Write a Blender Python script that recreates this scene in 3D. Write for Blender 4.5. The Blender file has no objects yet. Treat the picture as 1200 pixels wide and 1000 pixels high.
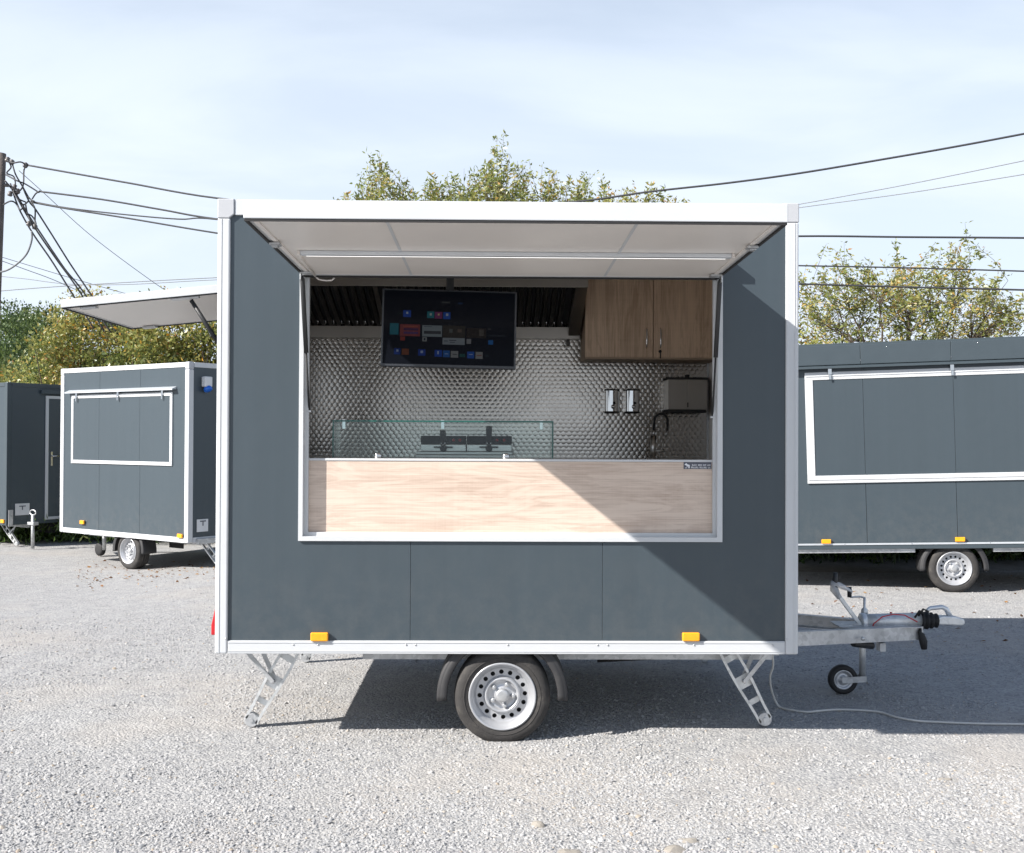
import bpy, math, random
import numpy as np
from mathutils import Vector, Matrix, noise as mnoise

random.seed(11)
rng = np.random.default_rng(11)
SC = bpy.context.scene
COL = SC.collection
V = Vector

# ------------------------------------------------------------------ camera
CAM = V((-0.0785, -5.9, 1.6444))
YAW, PITCH, ROLL, FPX = 0.0164, 0.0108, 0.0044, 1280.0
_f = V((math.sin(YAW) * math.cos(PITCH), math.cos(YAW) * math.cos(PITCH), math.sin(PITCH)))
_r = V((math.cos(YAW), -math.sin(YAW), 0))
_u = _r.cross(_f)
CR = _r * math.cos(ROLL) + _u * math.sin(ROLL)
CU = _u * math.cos(ROLL) - _r * math.sin(ROLL)
CF = _f
cd = bpy.data.cameras.new('camera')
cd.sensor_width = 36.0
cd.lens = 36.0 * FPX / 1200.0
cd.clip_start = 0.05
cd.clip_end = 2000
cam = bpy.data.objects.new('camera', cd)
COL.objects.link(cam)
cam.matrix_world = Matrix(((CR.x, CU.x, -CF.x, CAM.x), (CR.y, CU.y, -CF.y, CAM.y),
                           (CR.z, CU.z, -CF.z, CAM.z), (0, 0, 0, 1)))
SC.camera = cam

# ------------------------------------------------------------------ light
SUN_TRAVEL = V((3.20, 1.64, -2.54)).normalized()
sunpos = -SUN_TRAVEL
ELEV = math.asin(sunpos.z)
AZ = math.atan2(sunpos.x, sunpos.y)
w = bpy.data.worlds.new('World')
SC.world = w
w.use_nodes = True
nt = w.node_tree
for n in list(nt.nodes):
    nt.nodes.remove(n)
wo = nt.nodes.new('ShaderNodeOutputWorld')
bg = nt.nodes.new('ShaderNodeBackground')
sky = nt.nodes.new('ShaderNodeTexSky')
sky.sky_type = 'NISHITA'
sky.sun_disc = False
sky.sun_elevation = ELEV
sky.sun_rotation = AZ
sky.altitude = 200
sky.air_density = 1.0
sky.dust_density = 0.7
sky.ozone_density = 1.0
bg.inputs['Strength'].default_value = 0.078
# thin high cirrus over the whole dome
tc = nt.nodes.new('ShaderNodeTexCoord')
sep = nt.nodes.new('ShaderNodeSeparateXYZ')
nt.links.new(tc.outputs['Generated'], sep.inputs[0])
zc = nt.nodes.new('ShaderNodeMath'); zc.operation = 'MAXIMUM'; zc.inputs[1].default_value = 0.0
nt.links.new(sep.outputs['Z'], zc.inputs[0])
za = nt.nodes.new('ShaderNodeMath'); za.operation = 'ADD'; za.inputs[1].default_value = 0.22
nt.links.new(zc.outputs[0], za.inputs[0])
dv = nt.nodes.new('ShaderNodeVectorMath'); dv.operation = 'DIVIDE'
cmb = nt.nodes.new('ShaderNodeCombineXYZ')
for i in range(3):
    nt.links.new(za.outputs[0], cmb.inputs[i])
nt.links.new(tc.outputs['Generated'], dv.inputs[0])
nt.links.new(cmb.outputs[0], dv.inputs[1])
mp = nt.nodes.new('ShaderNodeMapping')
mp.inputs['Rotation'].default_value = (0, 0, math.radians(14))
mp.inputs['Scale'].default_value = (0.8, 1.5, 0.01)
nt.links.new(dv.outputs[0], mp.inputs[0])
nz = nt.nodes.new('ShaderNodeTexNoise')
nz.inputs['Scale'].default_value = 1.5
nz.inputs['Detail'].default_value = 7
nz.inputs['Roughness'].default_value = 0.52
nz.inputs['Distortion'].default_value = 0.35
nt.links.new(mp.outputs[0], nz.inputs['Vector'])
cr = nt.nodes.new('ShaderNodeMapRange')
cr.interpolation_type = 'SMOOTHSTEP'
cr.inputs['From Min'].default_value = 0.34
cr.inputs['From Max'].default_value = 0.68
cr.inputs['To Min'].default_value = 0.72
cr.inputs['To Max'].default_value = 0.97
nt.links.new(nz.outputs['Fac'], cr.inputs['Value'])
mx = nt.nodes.new('ShaderNodeMix'); mx.data_type = 'RGBA'
hz = nt.nodes.new('ShaderNodeMapRange')          # the thin veil is densest low down and thins out overhead
hz.interpolation_type = 'SMOOTHSTEP'
hz.inputs['From Min'].default_value = 0.18
hz.inputs['From Max'].default_value = 0.70
hz.inputs['To Min'].default_value = 1.12
hz.inputs['To Max'].default_value = 0.06
nt.links.new(zc.outputs[0], hz.inputs['Value'])
hm = nt.nodes.new('ShaderNodeMath'); hm.operation = 'MULTIPLY'; hm.use_clamp = True
nt.links.new(cr.outputs[0], hm.inputs[0])
nt.links.new(hz.outputs[0], hm.inputs[1])
nt.links.new(hm.outputs[0], mx.inputs['Factor'])
nt.links.new(sky.outputs[0], mx.inputs[6])
mx.inputs[7].default_value = (5.75, 6.4, 7.3, 1)
nt.links.new(mx.outputs[2], bg.inputs['Color'])
nt.links.new(bg.outputs[0], wo.inputs[0])

sl = bpy.data.lights.new('sun', 'SUN')
sl.energy = 5.0
sl.angle = math.radians(0.55)
sl.color = (1.0, 0.95, 0.89)
sun = bpy.data.objects.new('sun', sl)
COL.objects.link(sun)
sun.rotation_euler = SUN_TRAVEL.to_track_quat('-Z', 'Y').to_euler()
sun.location = (-20, -10, 25)

SC.view_settings.view_transform = 'Standard'
SC.view_settings.look = 'None'
SC.view_settings.exposure = 1.0
SC.view_settings.gamma = 1.0
SC.view_settings.use_curve_mapping = False
SC.render.engine = 'CYCLES'
SC.cycles.use_denoising = True
SC.cycles.max_bounces = 10
SC.cycles.diffuse_bounces = 5
SC.cycles.glossy_bounces = 5
SC.cycles.transparent_max_bounces = 16
SC.cycles.sample_clamp_indirect = 6.0


# ------------------------------------------------------------------ helpers
def ray(px, py):
    return (CF + CR * ((px - 600) / FPX) + CU * ((500 - py) / FPX))


def at(px, py, Y):
    d = ray(px, py)
    return CAM + d * ((Y - CAM.y) / d.y)


def on_frame(px, py, M, y=0.0):
    """local (x, z) on the plane local-y = y of a frame M"""
    Mi = M.inverted()
    o = Mi @ CAM
    d = (Mi.to_3x3() @ ray(px, py))
    t = (y - o.y) / d.y
    p = o + d * t
    return p.x, p.z


def gz(x, y):
    """ground height: the yard falls gently away to the back left"""
    def s(t):
        t = max(0.0, min(1.0, t))
        return t * t * (3 - 2 * t)
    return -0.24 * s((-x - 1.6) / 4.0) * s((y - 1.5) / 8.0)


class MB:
    def __init__(self):
        self.v, self.f, self.s = [], [], []

    def add(self, vs, fs, smooth=False):
        b = len(self.v)
        self.v += [tuple(p) for p in vs]
        self.f += [tuple(i + b for i in f) for f in fs]
        self.s += [smooth] * len(fs)
        return self

    def box(self, x0, x1, y0, y1, z0, z1):
        return self.add([(x0, y0, z0), (x1, y0, z0), (x1, y1, z0), (x0, y1, z0),
                         (x0, y0, z1), (x1, y0, z1), (x1, y1, z1), (x0, y1, z1)],
                        [(0, 3, 2, 1), (4, 5, 6, 7), (0, 1, 5, 4), (1, 2, 6, 5), (2, 3, 7, 6), (3, 0, 4, 7)])

    def bar(self, a, b, wd, ht, up=(0, 0, 1)):
        """box from a to b, wd across and ht along 'up'"""
        a, b = V(a), V(b)
        d = (b - a).normalized()
        up = V(up)
        sd = d.cross(up).normalized()
        u2 = sd.cross(d)
        o = []
        for p in (a, b):
            for i, j in ((-1, -1), (1, -1), (1, 1), (-1, 1)):
                o.append(p + sd * (i * wd / 2) + u2 * (j * ht / 2))
        return self.add(o, [(3, 2, 1, 0), (4, 5, 6, 7), (0, 1, 5, 4), (1, 2, 6, 5), (2, 3, 7, 6), (3, 0, 4, 7)])

    def tube(self, pts, r, n=10, caps=True):
        pts = [V(p) for p in pts]
        rs = r if isinstance(r, (list, tuple)) else [r] * len(pts)
        vs, fs = [], []
        prev = None
        for i, p in enumerate(pts):
            t = (pts[min(i + 1, len(pts) - 1)] - pts[max(i - 1, 0)]).normalized()
            if prev is None:
                a = t.cross(V((0, 0, 1)))
                if a.length < 1e-3:
                    a = t.cross(V((1, 0, 0)))
                a.normalize()
            else:
                a = (prev - t * prev.dot(t)).normalized()
            prev = a
            b = t.cross(a)
            for k in range(n):
                an = 2 * math.pi * k / n
                vs.append(p + (a * math.cos(an) + b * math.sin(an)) * rs[i])
        for i in range(len(pts) - 1):
            for k in range(n):
                k2 = (k + 1) % n
                fs.append((i * n + k, i * n + k2, (i + 1) * n + k2, (i + 1) * n + k))
        self.add(vs, fs, True)
        if caps:
            b = len(self.v) - len(vs)
            self.f.append(tuple(b + k for k in range(n))[::-1]); self.s.append(False)
            e = b + (len(pts) - 1) * n
            self.f.append(tuple(e + k for k in range(n))); self.s.append(False)
        return self

    def lathe(self, prof, c, ax=(0, 1, 0), n=40, close=False, smooth=True):
        """profile of (radius, height along ax) turned round ax through c"""
        c, ax = V(c), V(ax).normalized()
        a = ax.orthogonal().normalized()
        b = ax.cross(a)
        vs, fs = [], []
        m = len(prof)
        for k in range(n):
            an = 2 * math.pi * k / n
            e = a * math.cos(an) + b * math.sin(an)
            for r, h in prof:
                vs.append(c + e * r + ax * h)
        for k in range(n):
            k2 = (k + 1) % n
            for i in range(m if close else m - 1):
                j = (i + 1) % m
                fs.append((k * m + i, k2 * m + i, k2 * m + j, k * m + j))
        return self.add(vs, fs, smooth)

    def prism(self, poly, o, eu, ev, en, t):
        """polygon (u,v) in the plane o,eu,ev pushed t along en"""
        o, eu, ev, en = V(o), V(eu), V(ev), V(en)
        n = len(poly)
        vs = [o + eu * u + ev * v_ for u, v_ in poly]
        vs += [p + en * t for p in vs[:n]]
        fs = [tuple(range(n))[::-1], tuple(range(n, 2 * n))]
        for i in range(n):
            j = (i + 1) % n
            fs.append((i, j, n + j, n + i))
        return self.add(vs, fs)

    def build(self, name, mat, parent=None, bevel=0.0, seg=2, fix=True):
        me = bpy.data.meshes.new(name)
        me.from_pydata([tuple(p) for p in self.v], [], self.f)
        me.polygons.foreach_set('use_smooth', self.s)
        me.materials.append(mat)
        me.update()
        if fix:
            import bmesh
            bm = bmesh.new(); bm.from_mesh(me)
            bmesh.ops.recalc_face_normals(bm, faces=bm.faces)
            bm.to_mesh(me); bm.free()
        o = bpy.data.objects.new(name, me)
        COL.objects.link(o)
        if parent is not None:
            o.parent = parent
        if bevel:
            md = o.modifiers.new('bevel', 'BEVEL')
            md.width = bevel
            md.segments = seg
            md.limit_method = 'ANGLE'
            md.angle_limit = math.radians(40)
            md.harden_normals = False
        return o


def empty(name, parent=None, M=None):
    o = bpy.data.objects.new(name, None)
    COL.objects.link(o)
    o.empty_display_size = 0.1
    if M is not None:
        o.matrix_world = M
    if parent is not None:
        o.parent = parent
    return o


def tag(o, label=None, cat=None, group=None, kind=None):
    if label:
        o['label'] = label
    if cat:
        o['category'] = cat
    if group:
        o['group'] = group
    if kind:
        o['kind'] = kind
    return o


def bx(name, mat, parent, x0, x1, y0, y1, z0, z1, bevel=0.0):
    return MB().box(x0, x1, y0, y1, z0, z1).build(name, mat, parent, bevel)


def sheet(name, verts, faces, mat, parent=None, smooth=False):
    me = bpy.data.meshes.new(name)
    v = np.asarray(verts, dtype=np.float32)
    f = np.asarray(faces, dtype=np.int32)
    me.vertices.add(len(v)); me.vertices.foreach_set('co', v.ravel())
    k = f.shape[1]
    me.loops.add(f.size); me.loops.foreach_set('vertex_index', f.ravel())
    me.polygons.add(len(f))
    me.polygons.foreach_set('loop_start', np.arange(0, f.size, k, dtype=np.int32))
    me.polygons.foreach_set('loop_total', np.full(len(f), k, dtype=np.int32))
    if smooth:
        me.polygons.foreach_set('use_smooth', np.ones(len(f), dtype=bool))
    me.update(calc_edges=True)
    me.materials.append(mat)
    o = bpy.data.objects.new(name, me)
    COL.objects.link(o)
    if parent is not None:
        o.parent = parent
    return o


# ------------------------------------------------------------------ materials
def mat_new(name):
    m = bpy.data.materials.new(name)
    m.use_nodes = True
    return m, m.node_tree, m.node_tree.nodes['Principled BSDF']


def N(t, kind, **kw):
    n = t.nodes.new(kind)
    for k, v_ in kw.items():
        if k in n.inputs:
            n.inputs[k].default_value = v_
        else:
            setattr(n, k, v_)
    return n


def simple(name, col, rough=0.5, metal=0.0, var=0.06, scale=6.0, bump=0.0, bscale=60.0, coat=0.0, spec=0.5, dirt=None):
    """a plain surface with slow colour variation, roughness variation and a little relief"""
    m, t, b = mat_new(name)
    tcn = N(t, 'ShaderNodeTexCoord')
    nz_ = N(t, 'ShaderNodeTexNoise', Scale=scale, Detail=5.0, Roughness=0.6)
    t.links.new(tcn.outputs['Object'], nz_.inputs['Vector'])
    rmp = N(t, 'ShaderNodeMapRange')
    rmp.inputs['From Min'].default_value = 0.25
    rmp.inputs['From Max'].default_value = 0.75
    rmp.inputs['To Min'].default_value = 1 - var
    rmp.inputs['To Max'].default_value = 1 + var
    t.links.new(nz_.outputs['Fac'], rmp.inputs['Value'])
    mul = N(t, 'ShaderNodeMix', data_type='RGBA', blend_type='MULTIPLY')
    mul.inputs['Factor'].default_value = 1.0
    mul.inputs[6].default_value = (*col, 1)
    t.links.new(rmp.outputs[0], mul.inputs[7])
    out = mul.outputs[2]
    if dirt:
        n2 = N(t, 'ShaderNodeTexNoise', Scale=dirt[1], Detail=8.0, Roughness=0.7)
        t.links.new(tcn.outputs['Object'], n2.inputs['Vector'])
        r2 = N(t, 'ShaderNodeMapRange')
        r2.inputs['From Min'].default_value = 0.52
        r2.inputs['From Max'].default_value = 0.78
        r2.inputs['To Max'].default_value = dirt[2]
        t.links.new(n2.outputs['Fac'], r2.inputs['Value'])
        m2 = N(t, 'ShaderNodeMix', data_type='RGBA')
        t.links.new(r2.outputs[0], m2.inputs['Factor'])
        t.links.new(out, m2.inputs[6])
        m2.inputs[7].default_value = (*dirt[0], 1)
        out = m2.outputs[2]
    t.links.new(out, b.inputs['Base Color'])
    b.inputs['Metallic'].default_value = metal
    b.inputs['Specular IOR Level'].default_value = spec
    b.inputs['Coat Weight'].default_value = coat
    rr = N(t, 'ShaderNodeMapRange')
    rr.inputs['To Min'].default_value = max(0.02, rough - 0.08)
    rr.inputs['To Max'].default_value = min(1, rough + 0.08)
    t.links.new(nz_.outputs['Fac'], rr.inputs['Value'])
    t.links.new(rr.outputs[0], b.inputs['Roughness'])
    if bump:
        n3 = N(t, 'ShaderNodeTexNoise', Scale=bscale, Detail=3.0)
        t.links.new(tcn.outputs['Object'], n3.inputs['Vector'])
        bp = N(t, 'ShaderNodeBump', Strength=bump, Distance=0.01)
        t.links.new(n3.outputs['Fac'], bp.inputs['Height'])
        t.links.new(bp.outputs[0], b.inputs['Normal'])
    return m


def panel_mat(name, col):
    """coated sheet of a sandwich panel: faint vertical ribbing, dust and oil-canning"""
    m, t, b = mat_new(name)
    tcn = N(t, 'ShaderNodeTexCoord')
    mpn = N(t, 'ShaderNodeMapping')
    mpn.inputs['Scale'].default_value = (1.2, 1.2, 0.5)
    t.links.new(tcn.outputs['Object'], mpn.inputs[0])
    n1 = N(t, 'ShaderNodeTexNoise', Scale=1.6, Detail=6.0, Roughness=0.6)
    t.links.new(mpn.outputs[0], n1.inputs['Vector'])
    mp2 = N(t, 'ShaderNodeMapping')
    mp2.inputs['Scale'].default_value = (16, 16, 0.25)
    t.links.new(tcn.outputs['Object'], mp2.inputs[0])
    n2 = N(t, 'ShaderNodeTexNoise', Scale=1.0, Detail=3.0, Roughness=0.5)
    t.links.new(mp2.outputs[0], n2.inputs['Vector'])
    ad = N(t, 'ShaderNodeMath', operation='ADD')
    t.links.new(n1.outputs['Fac'], ad.inputs[0])
    t.links.new(n2.outputs['Fac'], ad.inputs[1])
    rmp = N(t, 'ShaderNodeMapRange')
    rmp.inputs['From Min'].default_value = 0.7
    rmp.inputs['From Max'].default_value = 1.3
    rmp.inputs['To Min'].default_value = 0.965
    rmp.inputs['To Max'].default_value = 1.04
    t.links.new(ad.outputs[0], rmp.inputs['Value'])
    mul = N(t, 'ShaderNodeMix', data_type='RGBA', blend_type='MULTIPLY')
    mul.inputs['Factor'].default_value = 1.0
    mul.inputs[6].default_value = (*col, 1)
    t.links.new(rmp.outputs[0], mul.inputs[7])
    sz_ = N(t, 'ShaderNodeSeparateXYZ')
    t.links.new(tcn.outputs['Object'], sz_.inputs[0])
    lo = N(t, 'ShaderNodeMapRange')
    lo.interpolation_type = 'SMOOTHSTEP'
    lo.inputs['From Min'].default_value = 1.15; lo.inputs['From Max'].default_value = 0.45
    lo.inputs['To Min'].default_value = 0.02; lo.inputs['To Max'].default_value = 0.20
    t.links.new(sz_.outputs['Z'], lo.inputs['Value'])
    n5 = N(t, 'ShaderNodeTexNoise', Scale=9.0, Detail=8.0, Roughness=0.75)
    t.links.new(tcn.outputs['Object'], n5.inputs['Vector'])
    r5 = N(t, 'ShaderNodeMapRange')
    r5.inputs['From Min'].default_value = 0.42; r5.inputs['From Max'].default_value = 0.75
    t.links.new(n5.outputs['Fac'], r5.inputs['Value'])
    m5 = N(t, 'ShaderNodeMath', operation='MULTIPLY')
    t.links.new(lo.outputs[0], m5.inputs[0]); t.links.new(r5.outputs[0], m5.inputs[1])
    x5 = N(t, 'ShaderNodeMix', data_type='RGBA')
    t.links.new(m5.outputs[0], x5.inputs['Factor'])
    t.links.new(mul.outputs[2], x5.inputs[6])
    x5.inputs[7].default_value = (0.19, 0.18, 0.165, 1)
    t.links.new(x5.outputs[2], b.inputs['Base Color'])
    b.inputs['Roughness'].default_value = 0.36
    b.inputs['Specular IOR Level'].default_value = 0.45
    bp = N(t, 'ShaderNodeBump', Strength=0.3, Distance=0.015)
    t.links.new(n1.outputs['Fac'], bp.inputs['Height'])
    t.links.new(bp.outputs[0], b.inputs['Normal'])
    return m


def wood_mat(name, light, dark, along='x', rough=0.5):
    m, t, b = mat_new(name)
    tcn = N(t, 'ShaderNodeTexCoord')
    sc = {'x': (1.0, 8.0, 8.0), 'z': (8.0, 8.0, 1.0)}[along]
    mpn = N(t, 'ShaderNodeMapping')
    mpn.inputs['Scale'].default_value = sc
    t.links.new(tcn.outputs['Object'], mpn.inputs[0])
    n1 = N(t, 'ShaderNodeTexNoise', Scale=1.5, Detail=6.0, Roughness=0.6, Distortion=0.9)
    t.links.new(mpn.outputs[0], n1.inputs['Vector'])
    # cathedral figure: bands of a distorted coordinate
    wv = N(t, 'ShaderNodeMath', operation='MULTIPLY')
    wv.inputs[1].default_value = 34.0
    t.links.new(n1.outputs['Fac'], wv.inputs[0])
    sn = N(t, 'ShaderNodeMath', operation='SINE')
    t.links.new(wv.outputs[0], sn.inputs[0])
    # fine pores along the grain
    mp2 = N(t, 'ShaderNodeMapping')
    mp2.inputs['Scale'].default_value = tuple(a * 11 if a > 2 else a * 0.8 for a in sc)
    t.links.new(tcn.outputs['Object'], mp2.inputs[0])
    n2 = N(t, 'ShaderNodeTexNoise', Scale=2.4, Detail=8.0, Roughness=0.72)
    t.links.new(mp2.outputs[0], n2.inputs['Vector'])
    # saw marks across the grain
    mp3 = N(t, 'ShaderNodeMapping')
    mp3.inputs['Scale'].default_value = tuple(2.0 if a > 2 else 130.0 for a in sc)
    t.links.new(tcn.outputs['Object'], mp3.inputs[0])
    n3 = N(t, 'ShaderNodeTexNoise', Scale=1.0, Detail=2.0)
    t.links.new(mp3.outputs[0], n3.inputs['Vector'])
    n4 = N(t, 'ShaderNodeTexNoise', Scale=1.1, Detail=3.0)
    t.links.new(mpn.outputs[0], n4.inputs['Vector'])

    def mad(a, k, c):
        q = N(t, 'ShaderNodeMath', operation='MULTIPLY_ADD')
        t.links.new(a, q.inputs[0])
        q.inputs[1].default_value = k
        if isinstance(c, float):
            q.inputs[2].default_value = c
        else:
            t.links.new(c, q.inputs[2])
        return q.outputs[0]
    s_ = mad(sn.outputs[0], 0.06, -0.12)
    s_ = mad(n2.outputs['Fac'], 0.85, s_)
    s_ = mad(n3.outputs['Fac'], 0.08, s_)
    s_ = mad(n4.outputs['Fac'], 0.35, s_)
    rp = N(t, 'ShaderNodeValToRGB')
    rp.color_ramp.elements[0].position = 0.33
    rp.color_ramp.elements[0].color = (*dark, 1)
    rp.color_ramp.elements[1].position = 0.62
    rp.color_ramp.elements[1].color = (*light, 1)
    t.links.new(s_, rp.inputs[0])
    t.links.new(rp.outputs[0], b.inputs['Base Color'])
    b.inputs['Roughness'].default_value = rough
    bp = N(t, 'ShaderNodeBump', Strength=0.08, Distance=0.003)
    t.links.new(n2.outputs['Fac'], bp.inputs['Height'])
    t.links.new(bp.outputs[0], b.inputs['Normal'])
    return m


def steel_mat(name, col=(0.56, 0.55, 0.53), rough=0.28, brush=(1, 1, 60)):
    m, t, b = mat_new(name)
    tcn = N(t, 'ShaderNodeTexCoord')
    mpn = N(t, 'ShaderNodeMapping')
    mpn.inputs['Scale'].default_value = brush
    t.links.new(tcn.outputs['Object'], mpn.inputs[0])
    n1 = N(t, 'ShaderNodeTexNoise', Scale=6.0, Detail=4.0, Roughness=0.6)
    t.links.new(mpn.outputs[0], n1.inputs['Vector'])
    rr = N(t, 'ShaderNodeMapRange')
    rr.inputs['To Min'].default_value = rough * 0.7
    rr.inputs['To Max'].default_value = rough * 1.35
    t.links.new(n1.outputs['Fac'], rr.inputs['Value'])
    t.links.new(rr.outputs[0], b.inputs['Roughness'])
    b.inputs['Base Color'].default_value = (*col, 1)
    b.inputs['Metallic'].default_value = 1.0
    return m


def galv_mat(name='galvanised', c0=(0.36, 0.37, 0.38), c1=(0.60, 0.61, 0.62)):
    """hot-dip galvanised steel with spangle"""
    m, t, b = mat_new(name)
    tcn = N(t, 'ShaderNodeTexCoord')
    vo = N(t, 'ShaderNodeTexVoronoi', Scale=38.0)
    t.links.new(tcn.outputs['Object'], vo.inputs['Vector'])
    n1 = N(t, 'ShaderNodeTexNoise', Scale=9.0, Detail=5.0)
    t.links.new(tcn.outputs['Object'], n1.inputs['Vector'])
    sp_ = N(t, 'ShaderNodeSeparateColor')
    t.links.new(vo.outputs['Color'], sp_.inputs[0])
    ad = N(t, 'ShaderNodeMath', operation='MULTIPLY_ADD')
    t.links.new(sp_.outputs[0], ad.inputs[0]); ad.inputs[1].default_value = 0.35
    t.links.new(n1.outputs['Fac'], ad.inputs[2])
    rp = N(t, 'ShaderNodeValToRGB')
    rp.color_ramp.elements[0].position = 0.3
    rp.color_ramp.elements[0].color = (*c0, 1)
    rp.color_ramp.elements[1].position = 0.95
    rp.color_ramp.elements[1].color = (*c1, 1)
    t.links.new(ad.outputs[0], rp.inputs[0])
    t.links.new(rp.outputs[0], b.inputs['Base Color'])
    b.inputs['Metallic'].default_value = 0.65
    b.inputs['Roughness'].default_value = 0.44
    return m


def glass_mat(name, tint, gloss=0.06):
    m, t, b = mat_new(name)
    t.nodes.remove(b)
    out = t.nodes['Material Output']
    tr = N(t, 'ShaderNodeBsdfTransparent'); tr.inputs[0].default_value = (*tint, 1)
    gl = N(t, 'ShaderNodeBsdfGlossy'); gl.inputs['Roughness'].default_value = 0.03
    fr = N(t, 'ShaderNodeFresnel'); fr.inputs['IOR'].default_value = 1.33
    tcn = N(t, 'ShaderNodeTexCoord')
    nz_ = N(t, 'ShaderNodeTexNoise', Scale=5.0, Detail=6.0)
    t.links.new(tcn.outputs['Object'], nz_.inputs['Vector'])
    ad = N(t, 'ShaderNodeMath', operation='MULTIPLY_ADD')
    t.links.new(nz_.outputs['Fac'], ad.inputs[0]); ad.inputs[1].default_value = gloss
    t.links.new(fr.outputs[0], ad.inputs[2])
    mxs = N(t, 'ShaderNodeMixShader')
    t.links.new(ad.outputs[0], mxs.inputs[0])
    t.links.new(tr.outputs[0], mxs.inputs[1])
    t.links.new(gl.outputs[0], mxs.inputs[2])
    t.links.new(mxs.outputs[0], out.inputs[0])
    return m


def leaf_mat(name, stops, trans=0.35):
    """leaf colours by a per-leaf tone attribute"""
    m, t, b = mat_new(name)
    out = t.nodes['Material Output']
    t.nodes.remove(b)
    at_ = N(t, 'ShaderNodeAttribute', attribute_name='tone')
    rp = N(t, 'ShaderNodeValToRGB')
    el = rp.color_ramp.elements
    while len(el) < len(stops):
        el.new(0.5)
    for e, (p, c) in zip(el, stops):
        e.position = p
        e.color = (*c, 1)
    t.links.new(at_.outputs['Fac'], rp.inputs[0])
    df = N(t, 'ShaderNodeBsdfDiffuse')
    tl = N(t, 'ShaderNodeBsdfTranslucent')
    gl = N(t, 'ShaderNodeBsdfGlossy'); gl.inputs['Roughness'].default_value = 0.42
    gl.inputs['Color'].default_value = (0.8, 0.85, 0.9, 1)
    t.links.new(rp.outputs[0], df.inputs[0])
    t.links.new(rp.outputs[0], tl.inputs[0])
    m1 = N(t, 'ShaderNodeMixShader'); m1.inputs[0].default_value = trans
    t.links.new(df.outputs[0], m1.inputs[1]); t.links.new(tl.outputs[0], m1.inputs[2])
    m2 = N(t, 'ShaderNodeMixShader'); m2.inputs[0].default_value = 0.04
    t.links.new(m1.outputs[0], m2.inputs[1]); t.links.new(gl.outputs[0], m2.inputs[2])
    t.links.new(m2.outputs[0], out.inputs[0])
    return m


def emit_mat(name, col, s):
    m, t, b = mat_new(name)
    b.inputs['Base Color'].default_value = (*[c * 0.06 for c in col], 1)
    b.inputs['Specular IOR Level'].default_value = 0.1
    b.inputs['Emission Color'].default_value = (*col, 1)
    b.inputs['Emission Strength'].default_value = s
    b.inputs['Roughness'].default_value = 0.25
    return m


M_ANTH = panel_mat('anthracite panel', (0.0475, 0.064, 0.0765))
M_ANTHTRIM = simple('anthracite trim', (0.0475, 0.064, 0.0755), 0.42, var=0.05)
M_ALU = simple('white aluminium profile', (0.53, 0.545, 0.56), 0.36, 0.0, var=0.03, scale=3.0, dirt=((0.5, 0.49, 0.47), 7.0, 0.18))
M_CAP = simple('grey corner casting', (0.42, 0.43, 0.45), 0.5, var=0.03)
M_WHITE = simple('white lining', (0.73, 0.69, 0.65), 0.32, var=0.03, scale=2.0)
M_SILVER = simple('mill aluminium', (0.66, 0.69, 0.72), 0.33, 0.55, var=0.04)
M_RUBBER = simple('black rubber', (0.018, 0.018, 0.019), 0.75, var=0.2, scale=20)
M_TYRE = simple('tyre rubber', (0.034, 0.032, 0.031), 0.8, var=0.3, scale=14, bump=0.25, bscale=120, dirt=((0.16, 0.145, 0.125), 9.0, 0.45))
M_BLACKPL = simple('black plastic', (0.022, 0.023, 0.025), 0.48, var=0.15, bump=0.15, bscale=300)
M_BLACKPLDUST = simple('dusty black plastic', (0.03, 0.03, 0.032), 0.6, var=0.2, dirt=((0.13, 0.12, 0.11), 8.0, 0.2))
M_RIM = simple('silver rim paint', (0.47, 0.48, 0.50), 0.36, 0.5, var=0.05, dirt=((0.4, 0.38, 0.35), 16.0, 0.35))
M_GALV = galv_mat()
M_GALVB = galv_mat('bright galvanised', (0.50, 0.515, 0.52), (0.74, 0.755, 0.76))
M_STEEL = steel_mat('brushed steel')
M_HOOD = steel_mat('dull hood steel', (0.33, 0.31, 0.285), 0.34, (1, 1, 60))
M_CHROME = steel_mat('chrome', (0.60, 0.60, 0.60), 0.11, (1, 1, 1))
M_SCALE = steel_mat('circle-patterned steel sheet', (0.40, 0.378, 0.35), 0.20, (1, 1, 1))
M_DARKSTEEL = steel_mat('dark baffle steel', (0.11, 0.105, 0.10), 0.30, (60, 1, 1))
M_WOODH = wood_mat('light oak laminate', (0.62, 0.51, 0.425), (0.425, 0.32, 0.255), 'x')
M_WOODV = wood_mat('oak cupboard laminate', (0.66, 0.485, 0.345), (0.39, 0.265, 0.175), 'z')
M_CARCASS = simple('cupboard edging', (0.38, 0.28, 0.20), 0.55)
M_AMBER = simple('amber lens', (0.86, 0.36, 0.01), 0.25, var=0.12, scale=40, coat=0.4)
M_RED = simple('red lens', (0.42, 0.010, 0.016), 0.2, var=0.1, scale=30, coat=0.5)
M_GLASS = glass_mat('sneeze guard glass', (0.93, 0.975, 0.965), 0.015)
M_GEDGE = simple('green glass edge', (0.008, 0.075, 0.062), 0.15, var=0.2)
M_GTOP = simple('pale glass edge', (0.45, 0.62, 0.58), 0.15)
M_SCREEN = simple('dark screen', (0.005, 0.006, 0.009), 0.14, var=0.1, spec=0.03)
M_BEZEL = simple('dark grey bezel', (0.03, 0.034, 0.042), 0.35)
M_BLUE = simple('blue plastic', (0.01, 0.12, 0.55), 0.35)
M_LGREY = simple('light grey plastic', (0.62, 0.63, 0.64), 0.45)
M_STICK = simple('slate sticker', (0.07, 0.075, 0.10), 0.4)
M_PRINT = simple('white print', (0.72, 0.73, 0.76), 0.5)
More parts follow.
